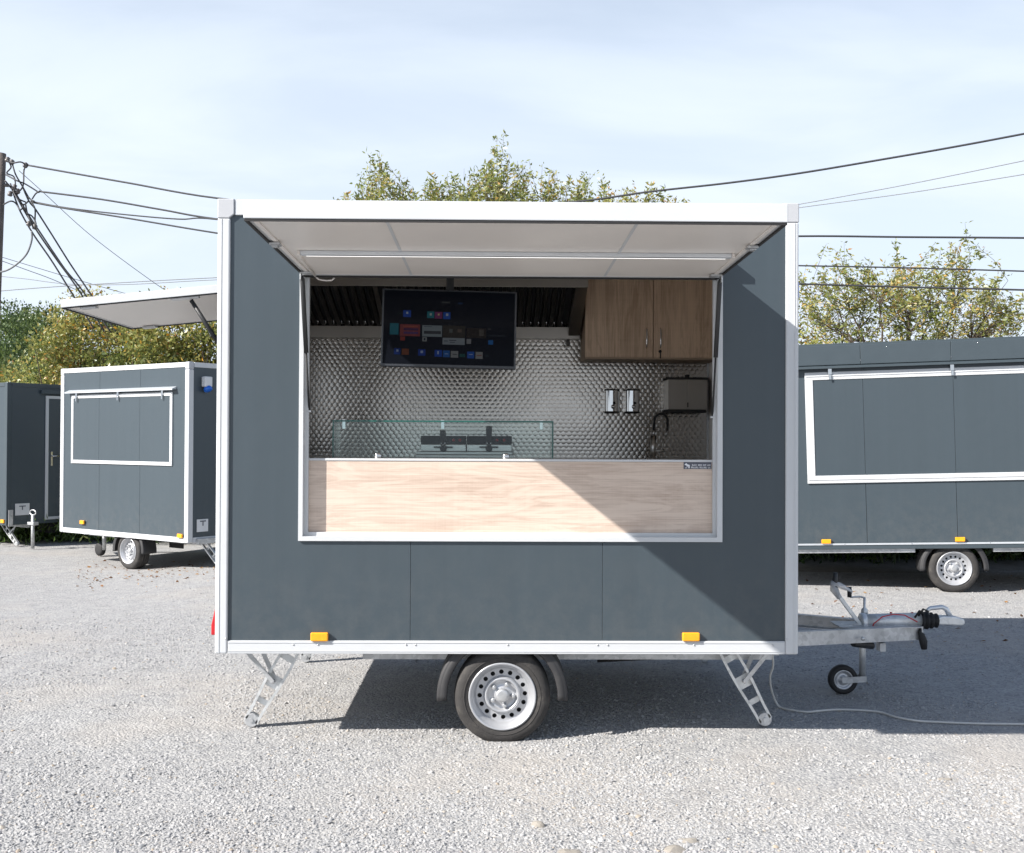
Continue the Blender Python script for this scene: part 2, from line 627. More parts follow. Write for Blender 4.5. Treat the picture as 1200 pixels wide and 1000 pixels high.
M_PRINTD = simple('dark print', (0.10, 0.11, 0.13), 0.5)
M_CABLE = simple('white cable sheath', (0.58, 0.57, 0.54), 0.55, var=0.12)
M_WIRE = simple('black line cable', (0.035, 0.036, 0.04), 0.6)
M_WIREG = simple('grey line cable', (0.16, 0.17, 0.18), 0.6)
M_POLE = simple('weathered pole', (0.13, 0.11, 0.10), 0.9, var=0.3, scale=8, bump=0.5, bscale=30)
M_CERAM = simple('insulator', (0.11, 0.10, 0.095), 0.35)
M_BARK = simple('bark', (0.085, 0.065, 0.050), 0.9, var=0.35, scale=8, bump=0.6, bscale=40)
M_PLASTICBAG, _t, _b = mat_new('milky plastic film')
_b.inputs['Base Color'].default_value = (0.75, 0.76, 0.78, 1)
_b.inputs['Alpha'].default_value = 0.62
_b.inputs['Roughness'].default_value = 0.25
_n = N(_t, 'ShaderNodeTexNoise', Scale=60.0, Detail=3.0)
_p = N(_t, 'ShaderNodeBump', Strength=0.6, Distance=0.01)
_t.links.new(_n.outputs['Fac'], _p.inputs['Height'])
_t.links.new(_p.outputs[0], _b.inputs['Normal'])
M_INNER = simple('sheet metal backing', (0.35, 0.35, 0.35), 0.6)
M_FLOORV = simple('grey vinyl floor', (0.18, 0.18, 0.19), 0.5, var=0.2, scale=60)
M_LED = emit_mat('led diffuser', (1.0, 0.99, 0.97), 1.6)
M_REDW = simple('red cable', (0.5, 0.02, 0.03), 0.4)

AUT = [(0.0, (0.055, 0.085, 0.022)), (0.30, (0.145, 0.180, 0.045)), (0.55, (0.27, 0.275, 0.075)), (0.74, (0.37, 0.315, 0.105)),
       (0.86, (0.46, 0.29, 0.05)), (0.95, (0.58, 0.28, 0.03)), (1.0, (0.30, 0.14, 0.05))]
M_LEAF = leaf_mat('autumn leaves', AUT)
M_LEAF2 = leaf_mat('yellowing leaves', [(0.0, (0.085, 0.125, 0.03)), (0.4, (0.235, 0.27, 0.07)), (0.7, (0.37, 0.34, 0.12)), (0.87, (0.50, 0.35, 0.10)), (1.0, (0.58, 0.30, 0.07))], 0.45)
M_LEAFD = leaf_mat('far wood leaves', [(0.0, (0.05, 0.085, 0.03)), (0.6, (0.11, 0.155, 0.05)), (1.0, (0.22, 0.215, 0.075))], 0.25)
M_GRASS = leaf_mat('weeds', [(0.0, (0.03, 0.06, 0.012)), (0.6, (0.075, 0.125, 0.025)), (1.0, (0.17, 0.17, 0.05))], 0.35)
M_LITTER = leaf_mat('dead leaves', [(0.0, (0.10, 0.045, 0.02)), (0.5, (0.22, 0.11, 0.045)), (1.0, (0.36, 0.22, 0.09))], 0.1)


def ground_mat():
    m, t, b = mat_new('crushed limestone')
    tcn = N(t, 'ShaderNodeTexCoord')
    vo = N(t, 'ShaderNodeTexVoronoi', Scale=64.0, Randomness=1.0)
    t.links.new(tcn.outputs['Object'], vo.inputs['Vector'])
    vo2 = N(t, 'ShaderNodeTexVoronoi', Scale=120.0)
    t.links.new(tcn.outputs['Object'], vo2.inputs['Vector'])
    big = N(t, 'ShaderNodeTexNoise', Scale=0.55, Detail=6.0, Roughness=0.6)
    t.links.new(tcn.outputs['Object'], big.inputs['Vector'])
    mid = N(t, 'ShaderNodeTexNoise', Scale=5.0, Detail=6.0, Roughness=0.7)
    t.links.new(tcn.outputs['Object'], mid.inputs['Vector'])
    sc_ = N(t, 'ShaderNodeSeparateColor')
    t.links.new(vo.outputs['Color'], sc_.inputs[0])
    rp = N(t, 'ShaderNodeValToRGB')
    e = rp.color_ramp.elements
    e[0].position = 0.0; e[0].color = (0.235, 0.238, 0.245, 1)
    e[1].position = 1.0; e[1].color = (0.41, 0.405, 0.395, 1)
    q = e.new(0.25); q.color = (0.31, 0.31, 0.312, 1)
    q = e.new(0.6); q.color = (0.35, 0.349, 0.346, 1)
    t.links.new(sc_.outputs[0], rp.inputs[0])
    # fine dust filling some patches
    ms = N(t, 'ShaderNodeMapRange')
    ms.inputs['From Min'].default_value = 0.50
    ms.inputs['From Max'].default_value = 0.64
    ms.inputs['To Max'].default_value = 0.65
    t.links.new(big.outputs['Fac'], ms.inputs['Value'])
    m1 = N(t, 'ShaderNodeMix', data_type='RGBA')
    t.links.new(ms.outputs[0], m1.inputs['Factor'])
    t.links.new(rp.outputs[0], m1.inputs[6])
    m1.inputs[7].default_value = (0.385, 0.362, 0.336, 1)
    mr = N(t, 'ShaderNodeMapRange')
    mr.inputs['From Min'].default_value = 0.3; mr.inputs['From Max'].default_value = 0.7
    mr.inputs['To Min'].default_value = 0.86; mr.inputs['To Max'].default_value = 1.1
    t.links.new(mid.outputs['Fac'], mr.inputs['Value'])
    m2 = N(t, 'ShaderNodeMix', data_type='RGBA', blend_type='MULTIPLY'); m2.inputs['Factor'].default_value = 1
    t.links.new(m1.outputs[2], m2.inputs[6]); t.links.new(mr.outputs[0], m2.inputs[7])
    t.links.new(m2.outputs[2], b.inputs['Base Color'])
    b.inputs['Roughness'].default_value = 0.9
    b.inputs['Specular IOR Level'].default_value = 0.2
    inv = N(t, 'ShaderNodeMath', operation='MULTIPLY_ADD')
    t.links.new(vo.outputs['Distance'], inv.inputs[0]); inv.inputs[1].default_value = -1.0; inv.inputs[2].default_value = 1.0
    inv2 = N(t, 'ShaderNodeMath', operation='MULTIPLY_ADD')
    t.links.new(vo2.outputs['Distance'], inv2.inputs[0]); inv2.inputs[1].default_value = -0.4
    t.links.new(inv.outputs[0], inv2.inputs[2])
    inv3 = N(t, 'ShaderNodeMath', operation='MULTIPLY_ADD')
    t.links.new(sc_.outputs[1], inv3.inputs[0]); inv3.inputs[1].default_value = 0.8
    t.links.new(inv2.outputs[0], inv3.inputs[2])
    bp = N(t, 'ShaderNodeBump', Strength=0.8, Distance=0.007)
    t.links.new(inv3.outputs[0], bp.inputs['Height'])
    t.links.new(bp.outputs[0], b.inputs['Normal'])
    return m


def stone_mat():
    m, t, b = mat_new('gravel stone')
    oi = N(t, 'ShaderNodeObjectInfo')
    rp = N(t, 'ShaderNodeValToRGB')
    e = rp.color_ramp.elements
    e[0].position = 0.0; e[0].color = (0.22, 0.225, 0.235, 1)
    e[1].position = 1.0; e[1].color = (0.36, 0.30, 0.235, 1)
    for p, c in ((0.2, (0.285, 0.288, 0.293)), (0.55, (0.335, 0.335, 0.336)), (0.8, (0.37, 0.368, 0.365)), (0.95, (0.40, 0.395, 0.388)), (0.985, (0.35, 0.31, 0.26))):
        q = e.new(p); q.color = (*c, 1)
    t.links.new(oi.outputs['Random'], rp.inputs[0])
    tcn = N(t, 'ShaderNodeTexCoord')
    nz_ = N(t, 'ShaderNodeTexNoise', Scale=90.0, Detail=3.0)
    t.links.new(tcn.outputs['Object'], nz_.inputs['Vector'])
    mr = N(t, 'ShaderNodeMapRange'); mr.inputs['To Min'].default_value = 0.85; mr.inputs['To Max'].default_value = 1.15
    t.links.new(nz_.outputs['Fac'], mr.inputs['Value'])
    m2 = N(t, 'ShaderNodeMix', data_type='RGBA', blend_type='MULTIPLY'); m2.inputs['Factor'].default_value = 1
    t.links.new(rp.outputs[0], m2.inputs[6]); t.links.new(mr.outputs[0], m2.inputs[7])
    t.links.new(m2.outputs[2], b.inputs['Base Color'])
    b.inputs['Roughness'].default_value = 0.85
    b.inputs['Specular IOR Level'].default_value = 0.25
    return m


M_GROUND = ground_mat()
M_STONE = stone_mat()
M_ROCK = simple('loose stone', (0.30, 0.275, 0.24), 0.85, var=0.15, scale=30, bump=0.4, bscale=90)

# ------------------------------------------------------------------ ground
xs = np.concatenate([np.linspace(-300, -16, 18), np.linspace(-15, 15, 61), np.linspace(16, 300, 18)])
ys = np.concatenate([np.linspace(-60, -9, 12), np.linspace(-8, 26, 69), np.linspace(27, 700, 22)])
gv = [(x, y, gz(x, y) + 0.012 * mnoise.noise(V((x * 0.6, y * 0.6, 0)))) for y in ys for x in xs]
nx, ny = len(xs), len(ys)
gf = [(j * nx + i, j * nx + i + 1, (j + 1) * nx + i + 1, (j + 1) * nx + i) for j in range(ny - 1) for i in range(nx - 1)]
ground = sheet('ground', gv, gf, M_GROUND, smooth=True)
tag(ground, 'pale grey crushed gravel yard', 'ground', kind='structure')


def ground_h(x, y):
    return gz(x, y) + 0.012 * mnoise.noise(V((x * 0.6, y * 0.6, 0)))


def gravel():
    """loose stones on the yard: points in a mesh, one knobbly stone instanced on each by geometry nodes"""
    P, S = [], []
    zones = [(-2.1, -0.4, 7200), (-0.4, 1.6, 4200), (1.6, 4.2, 1500), (4.2, 9.0, 330)]
    for y0, y1, dens in zones:
        hw = 0.52 * (y1 + 5.9) + 0.35
        n = int(dens * 2 * hw * (y1 - y0))
        x = rng.uniform(-hw, hw, n) - 0.0
        y = rng.uniform(y0, y1, n)
        s = np.clip(rng.lognormal(math.log(0.0047), 0.36, n), 0.0022, 0.014)
        keep = np.array([mnoise.noise(V((a * 0.9, b * 0.9, 3.3))) + 0.6 * mnoise.noise(V((a * 3.1, b * 3.1, 7.7))) for a, b in zip(x, y)])
        k = keep + rng.normal(0, 0.22, n) > -0.24
        x, y, s = x[k], y[k], s[k]
        z = np.array([ground_h(a, b) for a, b in zip(x, y)]) + s * rng.uniform(-0.25, 0.25, len(x))
        P.append(np.stack([x, y, z], 1)); S.append(s)
    P = np.concatenate(P); S = np.concatenate(S)
    me = bpy.data.meshes.new('gravel')
    me.vertices.add(len(P)); me.vertices.foreach_set('co', P.astype(np.float32).ravel())
    a = me.attributes.new('size', 'FLOAT_VECTOR', 'POINT')
    sv = S[:, None] * np.stack([rng.uniform(0.85, 1.25, len(S)), rng.uniform(0.75, 1.1, len(S)), rng.uniform(0.35, 0.65, len(S))], 1)
    a.data.foreach_set('vector', sv.astype(np.float32).ravel())
    a = me.attributes.new('turn', 'FLOAT_VECTOR', 'POINT')
    tv = np.stack([rng.uniform(-0.6, 0.6, len(S)), rng.uniform(-0.6, 0.6, len(S)), rng.uniform(0, 6.283, len(S))], 1)
    a.data.foreach_set('vector', tv.astype(np.float32).ravel())
    o = bpy.data.objects.new('gravel', me)
    COL.objects.link(o)
    tag(o, 'loose pale grey gravel stones covering the yard', 'gravel', kind='stuff')
    g = bpy.data.node_groups.new('scatter stones', 'GeometryNodeTree')
    g.interface.new_socket('Geometry', in_out='INPUT', socket_type='NodeSocketGeometry')
    g.interface.new_socket('Geometry', in_out='OUTPUT', socket_type='NodeSocketGeometry')
    gi, go = g.nodes.new('NodeGroupInput'), g.nodes.new('NodeGroupOutput')
    ico = g.nodes.new('GeometryNodeMeshIcoSphere'); ico.inputs['Radius'].default_value = 1.0; ico.inputs['Subdivisions'].default_value = 2
    sp = g.nodes.new('GeometryNodeSetPosition')
    nzn = g.nodes.new('ShaderNodeTexVoronoi'); nzn.inputs['Scale'].default_value = 1.1
    sub = g.nodes.new('ShaderNodeVectorMath'); sub.operation = 'SCALE'; 
    posn = g.nodes.new('GeometryNodeInputPosition')
    mr = g.nodes.new('ShaderNodeMapRange')
    mr.inputs['From Max'].default_value = 1.0; mr.inputs['To Min'].default_value = 0.75; mr.inputs['To Max'].default_value = 1.25
    g.links.new(posn.outputs[0], nzn.inputs['Vector'])
    g.links.new(nzn.outputs['Distance'], mr.inputs['Value'])
    g.links.new(posn.outputs[0], sub.inputs[0]); g.links.new(mr.outputs[0], sub.inputs['Scale'])
    g.links.new(ico.outputs[0], sp.inputs['Geometry']); g.links.new(sub.outputs[0], sp.inputs['Position'])
    sm = g.nodes.new('GeometryNodeSetMaterial'); sm.inputs['Material'].default_value = M_STONE
    g.links.new(sp.outputs[0], sm.inputs['Geometry'])
    iop = g.nodes.new('GeometryNodeInstanceOnPoints')
    a1 = g.nodes.new('GeometryNodeInputNamedAttribute'); a1.data_type = 'FLOAT_VECTOR'; a1.inputs['Name'].default_value = 'size'
    a2 = g.nodes.new('GeometryNodeInputNamedAttribute'); a2.data_type = 'FLOAT_VECTOR'; a2.inputs['Name'].default_value = 'turn'
    g.links.new(gi.outputs[0], iop.inputs['Points'])
    g.links.new(sm.outputs[0], iop.inputs['Instance'])
    g.links.new(a2.outputs['Attribute'], iop.inputs['Rotation'])
    g.links.new(a1.outputs['Attribute'], iop.inputs['Scale'])
    g.links.new(iop.outputs[0], go.inputs[0])
    md = o.modifiers.new('stones', 'NODES'); md.node_group = g
    return len(P)


gravel()

# ------------------------------------------------------------------ shared trailer pieces
_mesh_cache = {}


def share(key, make, name, parent, loc=(0, 0, 0)):
    """build once, then reuse the mesh data for alike pieces"""
    if key not in _mesh_cache:
        o = make()
        o.name = name
        _mesh_cache[key] = o
    else:
        s = _mesh_cache[key]
        o = s.copy()
        o.name = name
        COL.objects.link(o)
    o.parent = parent
    o.location = loc
    return o


def rim_disc(mb, c, r0, r1, y, nh, rh):
    """flat annulus r0..r1 with nh round holes of radius rh"""
    K = 16
    rm = (r0 + r1) / 2
    ht = math.pi / nh
    for s in range(nh):
        tc_ = 2 * ht * s
        vo, vi = [], []
        for k in range(K):
            a = 2 * math.pi * (k + 0.5) / K
            ca, sa = math.cos(a), math.sin(a)
            q = min((r1 - r0) / 2 / max(1e-6, abs(ca)), ht * rm / max(1e-6, abs(sa)))
            rr, th = rm + q * ca, tc_ + q * sa / rm
            vo.append((c[0] + rr * math.cos(th), y, c[2] + rr * math.sin(th)))
            lx, ly = rm + rh * ca, rh * sa
            vi.append((c[0] + lx * math.cos(tc_) - ly * math.sin(tc_), y, c[2] + lx * math.sin(tc_) + ly * math.cos(tc_)))
        vb = [(p[0], p[1] + 0.006, p[2]) for p in vi]
        fs = [(k, (k + 1) % K, K + (k + 1) % K, K + k) for k in range(K)]
        fs += [(K + k, K + (k + 1) % K, 2 * K + (k + 1) % K, 2 * K + k) for k in range(K)]
        mb.add(vo + vi + vb, fs, False)
        # corners of the sector that the ring of K points leaves open
        for (i0, i1) in ((1, 2), (5, 6), (9, 10), (13, 14)):
            p, q_ = V(vo[i0]), V(vo[i1])
            a = 2 * math.pi * (i0 + 1) / K
            rr = r1 if math.cos(a) > 0 else r0
            th = tc_ + (ht if math.sin(a) > 0 else -ht)
            mb.add([p, q_, (c[0] + rr * math.cos(th), y, c[2] + rr * math.sin(th))], [(0, 1, 2)], False)


def wheel(parent, loc, spin=0.0, R=0.262, name='wheel'):
    """13 inch trailer wheel, outer face towards -y; loc is the centre of the outer sidewall"""
    e = empty(name, parent)
    e.location = loc
    e.rotation_euler = (0, spin, 0)

    def tyre():
        k = R
        p = [(0.168, 0.030), (0.170, 0.010), (0.180, 0.004), (0.196, -0.001), (0.216, -0.004), (0.236, 0.000), (k - 0.012, 0.010), (k - 0.004, 0.020), (k, 0.032),
             (k, 0.050), (k - 0.008, 0.052), (k - 0.008, 0.060), (k, 0.062), (k, 0.092), (k - 0.008, 0.094), (k - 0.008, 0.102), (k, 0.104),
             (k, 0.134), (k - 0.008, 0.136), (k - 0.008, 0.144), (k, 0.146), (k - 0.002, 0.166), (k - 0.010, 0.182), (0.236, 0.194), (0.2, 0.196), (0.172, 0.185), (0.168, 0.16)]
        mb = MB().lathe(p, (0, 0, 0), (0, 1, 0), 64)
        # raised sidewall rings and tread blocks
        mb.lathe([(0.205, -0.003), (0.206, -0.0055), (0.209, -0.0055), (0.210, -0.003)], (0, 0, 0), (0, 1, 0), 64)
        return mb.build('tyre', M_TYRE)
    share(('tyre', R), tyre, 'tyre', e)

    def rim():
        mb = MB()
        mb.lathe([(0.150, 0.150), (0.158, 0.060), (0.163, 0.030), (0.170, 0.020), (0.176, 0.006), (0.183, 0.003), (0.184, -0.002), (0.180, -0.006),
                  (0.173, -0.004), (0.169, 0.004), (0.160, 0.016), (0.153, 0.024), (0.146, 0.040), (0.1435, 0.052)], (0, 0, 0), (0, 1, 0), 64)
        rim_disc(mb, (0, 0, 0), 0.1035, 0.1435, 0.052, 16, 0.0125)
        mb.lathe([(0.1035, 0.052), (0.100, 0.040), (0.094, 0.030), (0.087, 0.028), (0.081, 0.034), (0.077, 0.046), (0.070, 0.050), (0.047, 0.050), (0.043, 0.046), (0.036, 0.045), (0.0, 0.045)], (0, 0, 0), (0, 1, 0), 48)
        return mb.build('rim', M_RIM)
    share('rim', rim, 'rim', e)
    share('drum', lambda: MB().lathe([(0.0, 0.07), (0.145, 0.07), (0.148, 0.15), (0.0, 0.15)], (0, 0, 0), (0, 1, 0), 32).build('brake_drum', M_RUBBER), 'brake_drum', e)
    share('hubcap', lambda: MB().lathe([(0.036, 0.046), (0.036, 0.020), (0.033, 0.014), (0.024, 0.012), (0.0, 0.012)], (0, 0, 0), (0, 1, 0), 24).build('hub_cap', M_GALV), 'hub_cap', e)
    for i in range(5):
        a = 2 * math.pi * (i + 0.2) / 5
        share('lug', lambda: MB().lathe([(0.012, 0.05), (0.012, 0.036), (0.0095, 0.034), (0.0095, 0.024), (0.0, 0.022)], (0, 0, 0), (0, 1, 0), 6, smooth=False).build('wheel_bolt', M_GALV),
              'wheel_bolt', e, (0.06 * math.cos(a), 0, 0.06 * math.sin(a)))
    return e


def mudguard(parent, cx, cz, y0, y1, ztop, r=0.35):
    """black plastic mudguard with a flat top, rolled edges"""
    pts = []
    for a in np.linspace(-4, 184, 40):
        x, z = r * math.cos(math.radians(a)), r * math.sin(math.radians(a))
        pts.append((cx + x, min(cz + z, ztop)))
    mb = MB()
    vs, fs = [], []
    n = len(pts)
    prof = [(y0 + .004, -0.045), (y0, -0.040), (y0 - .004, -0.008), (y0 + 0.01, 0.0), (y0 + .05, 0.0), (y1 - 0.05, 0.0), (y1 - 0.012, -0.016), (y1, 0.0)]
    th = 0.006
    for i, (x, z) in enumerate(pts):
        dx, dz = x - cx, z - cz
        L = math.hypot(dx, dz)
        dx, dz = dx / L, dz / L
        for k, (y, o) in enumerate(prof):
            vs.append((x + dx * (o + th), y, z + dz * (o + th)))
        for k, (y, o) in enumerate(prof):
            vs.append((x + dx * (o - th), y, z + dz * (o - th)))
    m = len(prof) * 2
    h = len(prof)
    for i in range(n - 1):
        for k in range(h - 1):
            fs.append((i * m + k, i * m + k + 1, (i + 1) * m + k + 1, (i + 1) * m + k))
            fs.append((i * m + h + k, (i + 1) * m + h + k, (i + 1) * m + h + k + 1, i * m + h + k + 1))
        fs.append((i * m, (i + 1) * m, (i + 1) * m + h, i * m + h))
        fs.append((i * m + h - 1, i * m + 2 * h - 1, (i + 1) * m + 2 * h - 1, (i + 1) * m + h - 1))
    for i in (0, n - 1):
        for k in range(h - 1):
            fs.append((i * m + k, i * m + k + 1, i * m + h + k + 1, i * m + h + k))
    mb.add(vs, fs, True)
    return mb.build('mudguard', M_BLACKPLDUST, parent)


def stabiliser(parent, top, foot, brace, y, wd=0.074):
    """pressed steel drop leg: channel with oblong holes, twin braces and a foot roller. top, foot, brace are (x, z)"""
    e = empty('stabiliser_leg', parent)
    a, b = V((top[0], y, top[1])), V((foot[0], y, foot[1]))
    d = (b - a)
    L = d.length
    d.normalize()
    sd = V((d.z, 0, -d.x))
    if sd.x < 0:
        sd = -sd
    mb = MB()

    def wd_at(t):
        return wd * (1.0 + 0.22 * math.sin(math.pi * min(1, t * 1.25)) - 0.25 * max(0, t - 0.6))
    K = 12
    for s in (-1, 1):
        for i in range(K):
            t0, t1 = i / K, (i + 1) / K
            p0 = a + d * (L * t0) + sd * (s * wd_at(t0) / 2)
            p1 = a + d * (L * t1) + sd * (s * wd_at(t1) / 2)
            mb.bar(p0, p1, 0.004, 0.015, sd)      # front lip strip of the channel
            q = V((0, 0.018, 0))
            mb.bar(p0 + q, p1 + q, 0.036, 0.0035, sd)   # channel flange
    for t0, t1 in ((0, 0.04), (0.20, 0.27), (0.46, 0.60), (0.74, 0.80), (0.95, 1.0)):
        p0, p1 = a + d * (L * t0), a + d * (L * t1)
        p0 = p0 + V((0, 0.026, 0)); p1 = p1 + V((0, 0.026, 0))
        mb.bar(p0, p1, wd_at((t0 + t1) / 2) + 0.004, 0.0035, (0, 1, 0))
    mb.build('channel', M_GALVB, e)
    m = a + d * (L * 0.52)
    br = V((brace[0], y, brace[1]))
    mb = MB().bar(br + V((0, -0.012, 0)), m + V((0, -0.012, 0)), 0.006, 0.024, (m - br).cross(V((0, 1, 0))))
    mb.build('brace', M_GALV, e, 0.0015)
    br2 = br + (a - br) * 0.28
    MB().bar(br2 + V((0, 0.052, 0)), m + V((0, 0.052, 0)), 0.006, 0.024, (m - br).cross(V((0, 1, 0)))).build('brace', M_GALV, e, 0.0015)
    MB().lathe([(0.0, -0.014), (0.009, -0.014), (0.009, 0.064), (0, 0.064)], m, (0, 1, 0), 12).build('pivot_pin', M_GALV, e)
    f = b + d * (-0.004)
    MB().lathe([(0.0, -0.008), (0.012, -0.008), (0.012, -.002), (0.036, -0.002), (0.040, 0.002), (0.040, 0.036), (0.036, 0.040), (0.0, 0.040)], f, (0, 1, 0), 24, smooth=False).build('foot_roller', M_GALV, e)
    return e


def marker_lamp(parent, x, z, y=0.0, wd=0.094, h=0.046):
    mb = MB().box(x - wd / 2, x + wd / 2, y - 0.026, y, z - h / 2, z + h / 2)
    o = mb.build('marker_lamp', M_AMBER, parent, 0.006)
    return o


def rivet(parent, x, y, z, m=None):
    share(('rivet', m.name if m else ''), lambda: MB().lathe([(0.0055, 0.001), (0.0045, -0.0025), (0.0, -0.003)], (0, 0, 0), (0, 1, 0), 8).build('rivet', m or M_GALV), 'rivet', parent, (x, y, z))


# ------------------------------------------------------------------ main food trailer
TW = 3.14
X0, X1 = -TW / 2, TW / 2
ZB, ZT, DEP = 0.483, 2.927, 2.25
trailer = empty('food_trailer')
tag(trailer, 'anthracite catering trailer with open serving hatch and raised awning, nearest the camera', 'food trailer')

OX0, OX1 = at(355.5, 480, 0).x, at(840.5, 480, 0).x
OZ0 = at(600, 629.5, 0).z
OZ1 = 2.585
PXL, PXR = at(268, 600, 0).x, at(920, 600, 0).x
J1, J2 = at(481, 690, 0).x, at(706, 690, 0).x
PZB, PZT = at(600, 751, 0).z, 2.84
g = 0.0008
T = 0.04
E3 = ((1, 0, 0), (0, 0, 1), (0, 1, 0))


def facepanel(poly):
    return MB().prism(poly, (0, 0, 0), *E3, T).build('wall_panel', M_ANTH, trailer, 0.0012, 1)


facepanel([(PXL - .02, PZB - .02), (J1 - g, PZB - .02), (J1 - g, OZ0), (OX0, OZ0), (OX0, OZ1), (J1 - g, OZ1), (J1 - g, PZT), (PXL - .02, PZT)])
facepanel([(J1 + g, PZB - .02), (J2 - g, PZB - .02), (J2 - g, OZ0), (J1 + g, OZ0)])
facepanel([(J1 + g, OZ1), (J2 - g, OZ1), (J2 - g, PZT), (J1 + g, PZT)])
facepanel([(J2 + g, PZB - .02), (PXR + .02, PZB - .02), (PXR + .02, PZT), (J2 + g, PZT), (J2 + g, OZ1), (OX1, OZ1), (OX1, OZ0), (J2 + g, OZ0)])
# corner posts, rails
PW = PXL - X0
for name, x0, x1 in (('l', X0, PXL), ('r', PXR, X1)):
    for y0, y1 in ((-0.014, 0.07), (DEP - 0.07, DEP + 0.012)):
        bx('corner_post', M_ALU, trailer, x0, x1, y0, y1, ZB, ZT - 0.105, 0.008)
        xa, xb = (x0 - 0.001, x1 + 0.022) if name == 'l' else (x0 - 0.022, x1 + 0.001)
        ya, yb = (y0 - 0.002, y1) if y0 < 1 else (y0, y1 + 0.002)
        if name == 'l':
            poly = [(xa, ZT - 0.105), (xb - 0.028, ZT - 0.105), (xb, ZT - 0.083), (xb, ZT), (xa, ZT)]
        else:
            poly = [(xa, ZT - 0.083), (xa + 0.028, ZT - 0.105), (xb, ZT - 0.105), (xb, ZT), (xa, ZT)]
        MB().prism(poly, (0, ya, 0), *E3, yb - ya).build('corner_cap', M_CAP, trailer, 0.005)
for y0, y1 in ((-0.010, 0.07), (DEP - 0.07, DEP + 0.01)):
    bx('bottom_rail', M_ALU, trailer, PXL + 0.0015, PXR - 0.0015, y0, y1, ZB, PZB, 0.003)
    bx('top_rail', M_ALU, trailer, PXL + 0.0235, PXR - 0.0235, y0, y1, ZT - 0.087, ZT - 0.003, 0.003)
for x0, x1 in ((X0 + 0.001, X0 + 0.07), (X1 - 0.07, X1 - 0.001)):
    bx('side_bottom_rail', M_ALU, trailer, x0, x1, 0.0715, DEP - 0.0715, ZB, PZB, 0.003)
    bx('side_top_rail', M_ALU, trailer, x0, x1, 0.0715, DEP - 0.0715, ZT - 0.087, ZT - 0.003, 0.003)
for px in (344, 373, 476, 487, 595, 700, 712, 813, 905):
    rivet(trailer, at(px, 756, 0).x, -0.0105, at(600, 755.5, 0).z)
rivet(trailer, PXL - 0.008, -0.0145, 0.565)
rivet(trailer, PXR + 0.008, -0.0145, 0.565)
bx('rail_bead', M_ALU, trailer, PXL + .002, PXR - .002, -.0125, -.0101, ZB + .012, ZB + .017, .0008)
bx('rail_bead', M_ALU, trailer, PXL + .002, PXR - .002, -.0125, -.0101, PZB - .012, PZB - .007, .0008)
bx('post_bead', M_ALU, trailer, X0 + .020, X0 + .024, -.0165, -.0141, ZB + .004, ZT - .108, .0008)
bx('post_bead', M_ALU, trailer, X1 - .024, X1 - .020, -.0165, -.0141, ZB + .004, ZT - .108, .0008)
# body shell
bx('floor', M_FLOORV, trailer, X0 + .012, X1 - .012, 0.075, DEP - .075, 0.53, 0.565)
bx('roof', M_WHITE, trailer, X0 + .05, X1 - .05, 0.05, DEP - .05, ZT - 0.05, ZT - 0.012)
bx('rear_wall', M_ANTH, trailer, X0 + .055, X1 - .055, DEP - .045, DEP - 0.004, PZB - .01, ZT - .08)
bx('end_wall', M_ANTH, trailer, X1 - .045, X1 - .004, 0.068, DEP - .068, PZB - .01, ZT - .08)
# left end wall round its own hatch
HY0, HY1, HZ0, HZ1 = 0.36, 1.58, 1.62, 2.45
poly = [(0.068, PZB - .01), (DEP - .068, PZB - .01), (DEP - .068, ZT - .08), (0.068, ZT - .08)]
mbw = MB()
for (a, b, c, d) in ((0.068, HY0, PZB - .01, ZT - .08), (HY1, DEP - .068, PZB - .01, ZT - .08), (HY0, HY1, PZB - .01, HZ0), (HY0, HY1, HZ1, ZT - .08)):
    mbw.box(X0 + .004, X0 + .045, a, b, c, d)
mbw.build('end_wall', M_ANTH, trailer)
mbw = MB()
for (a, b, c, d) in ((HY0 - .02, HY0, HZ0, HZ1), (HY1, HY1 + .02, HZ0, HZ1), (HY0 - .02, HY1 + .02, HZ0 - .02, HZ0), (HY0 - .02, HY1 + .02, HZ1, HZ1 + .02)):
    mbw.box(X0 - .012, X0 + .05, a, b, c, d)
mbw.build('end_hatch_frame', M_ALU, trailer, 0.003)
# lining
YB = DEP - 0.05
bx('ceiling', M_WHITE, trailer, X0 + .048, X1 - .048, 0.045, YB - .001, ZT - .065, ZT - .055)
bx('inner_lining', M_WHITE, trailer, X1 - .056, X1 - .0465, 0.045, YB - .001, 0.566, ZT - .066)
mbw = MB()
for (a, b, c, d) in ((0.045, HY0, .566, ZT - .066), (HY1, YB - .001, .566, ZT - .066), (HY0, HY1, .566, HZ0), (HY0, HY1, HZ1, ZT - .066)):
    mbw.box(X0 + .0465, X0 + .056, a, b, c, d)
mbw.build('inner_lining', M_WHITE, trailer)
mbw = MB()
for (a, b, c, d) in ((X0 + .0565, OX0, .566, ZT - .066), (OX1, X1 - .0565, .566, ZT - .066), (OX0, OX1, .566, OZ0), (OX0, OX1, OZ1, ZT - .066)):
    mbw.box(a, b, 0.0405, 0.046, c, d)
mbw.build('inner_lining', M_WHITE, trailer)
# circle-patterned steel sheets on the back wall: overlapping shallow discs
back = bx('steel_backing', M_STEEL, trailer, X0 + .057, X1 - .057, YB - .004, YB + .0035, 0.566, ZT - .066)


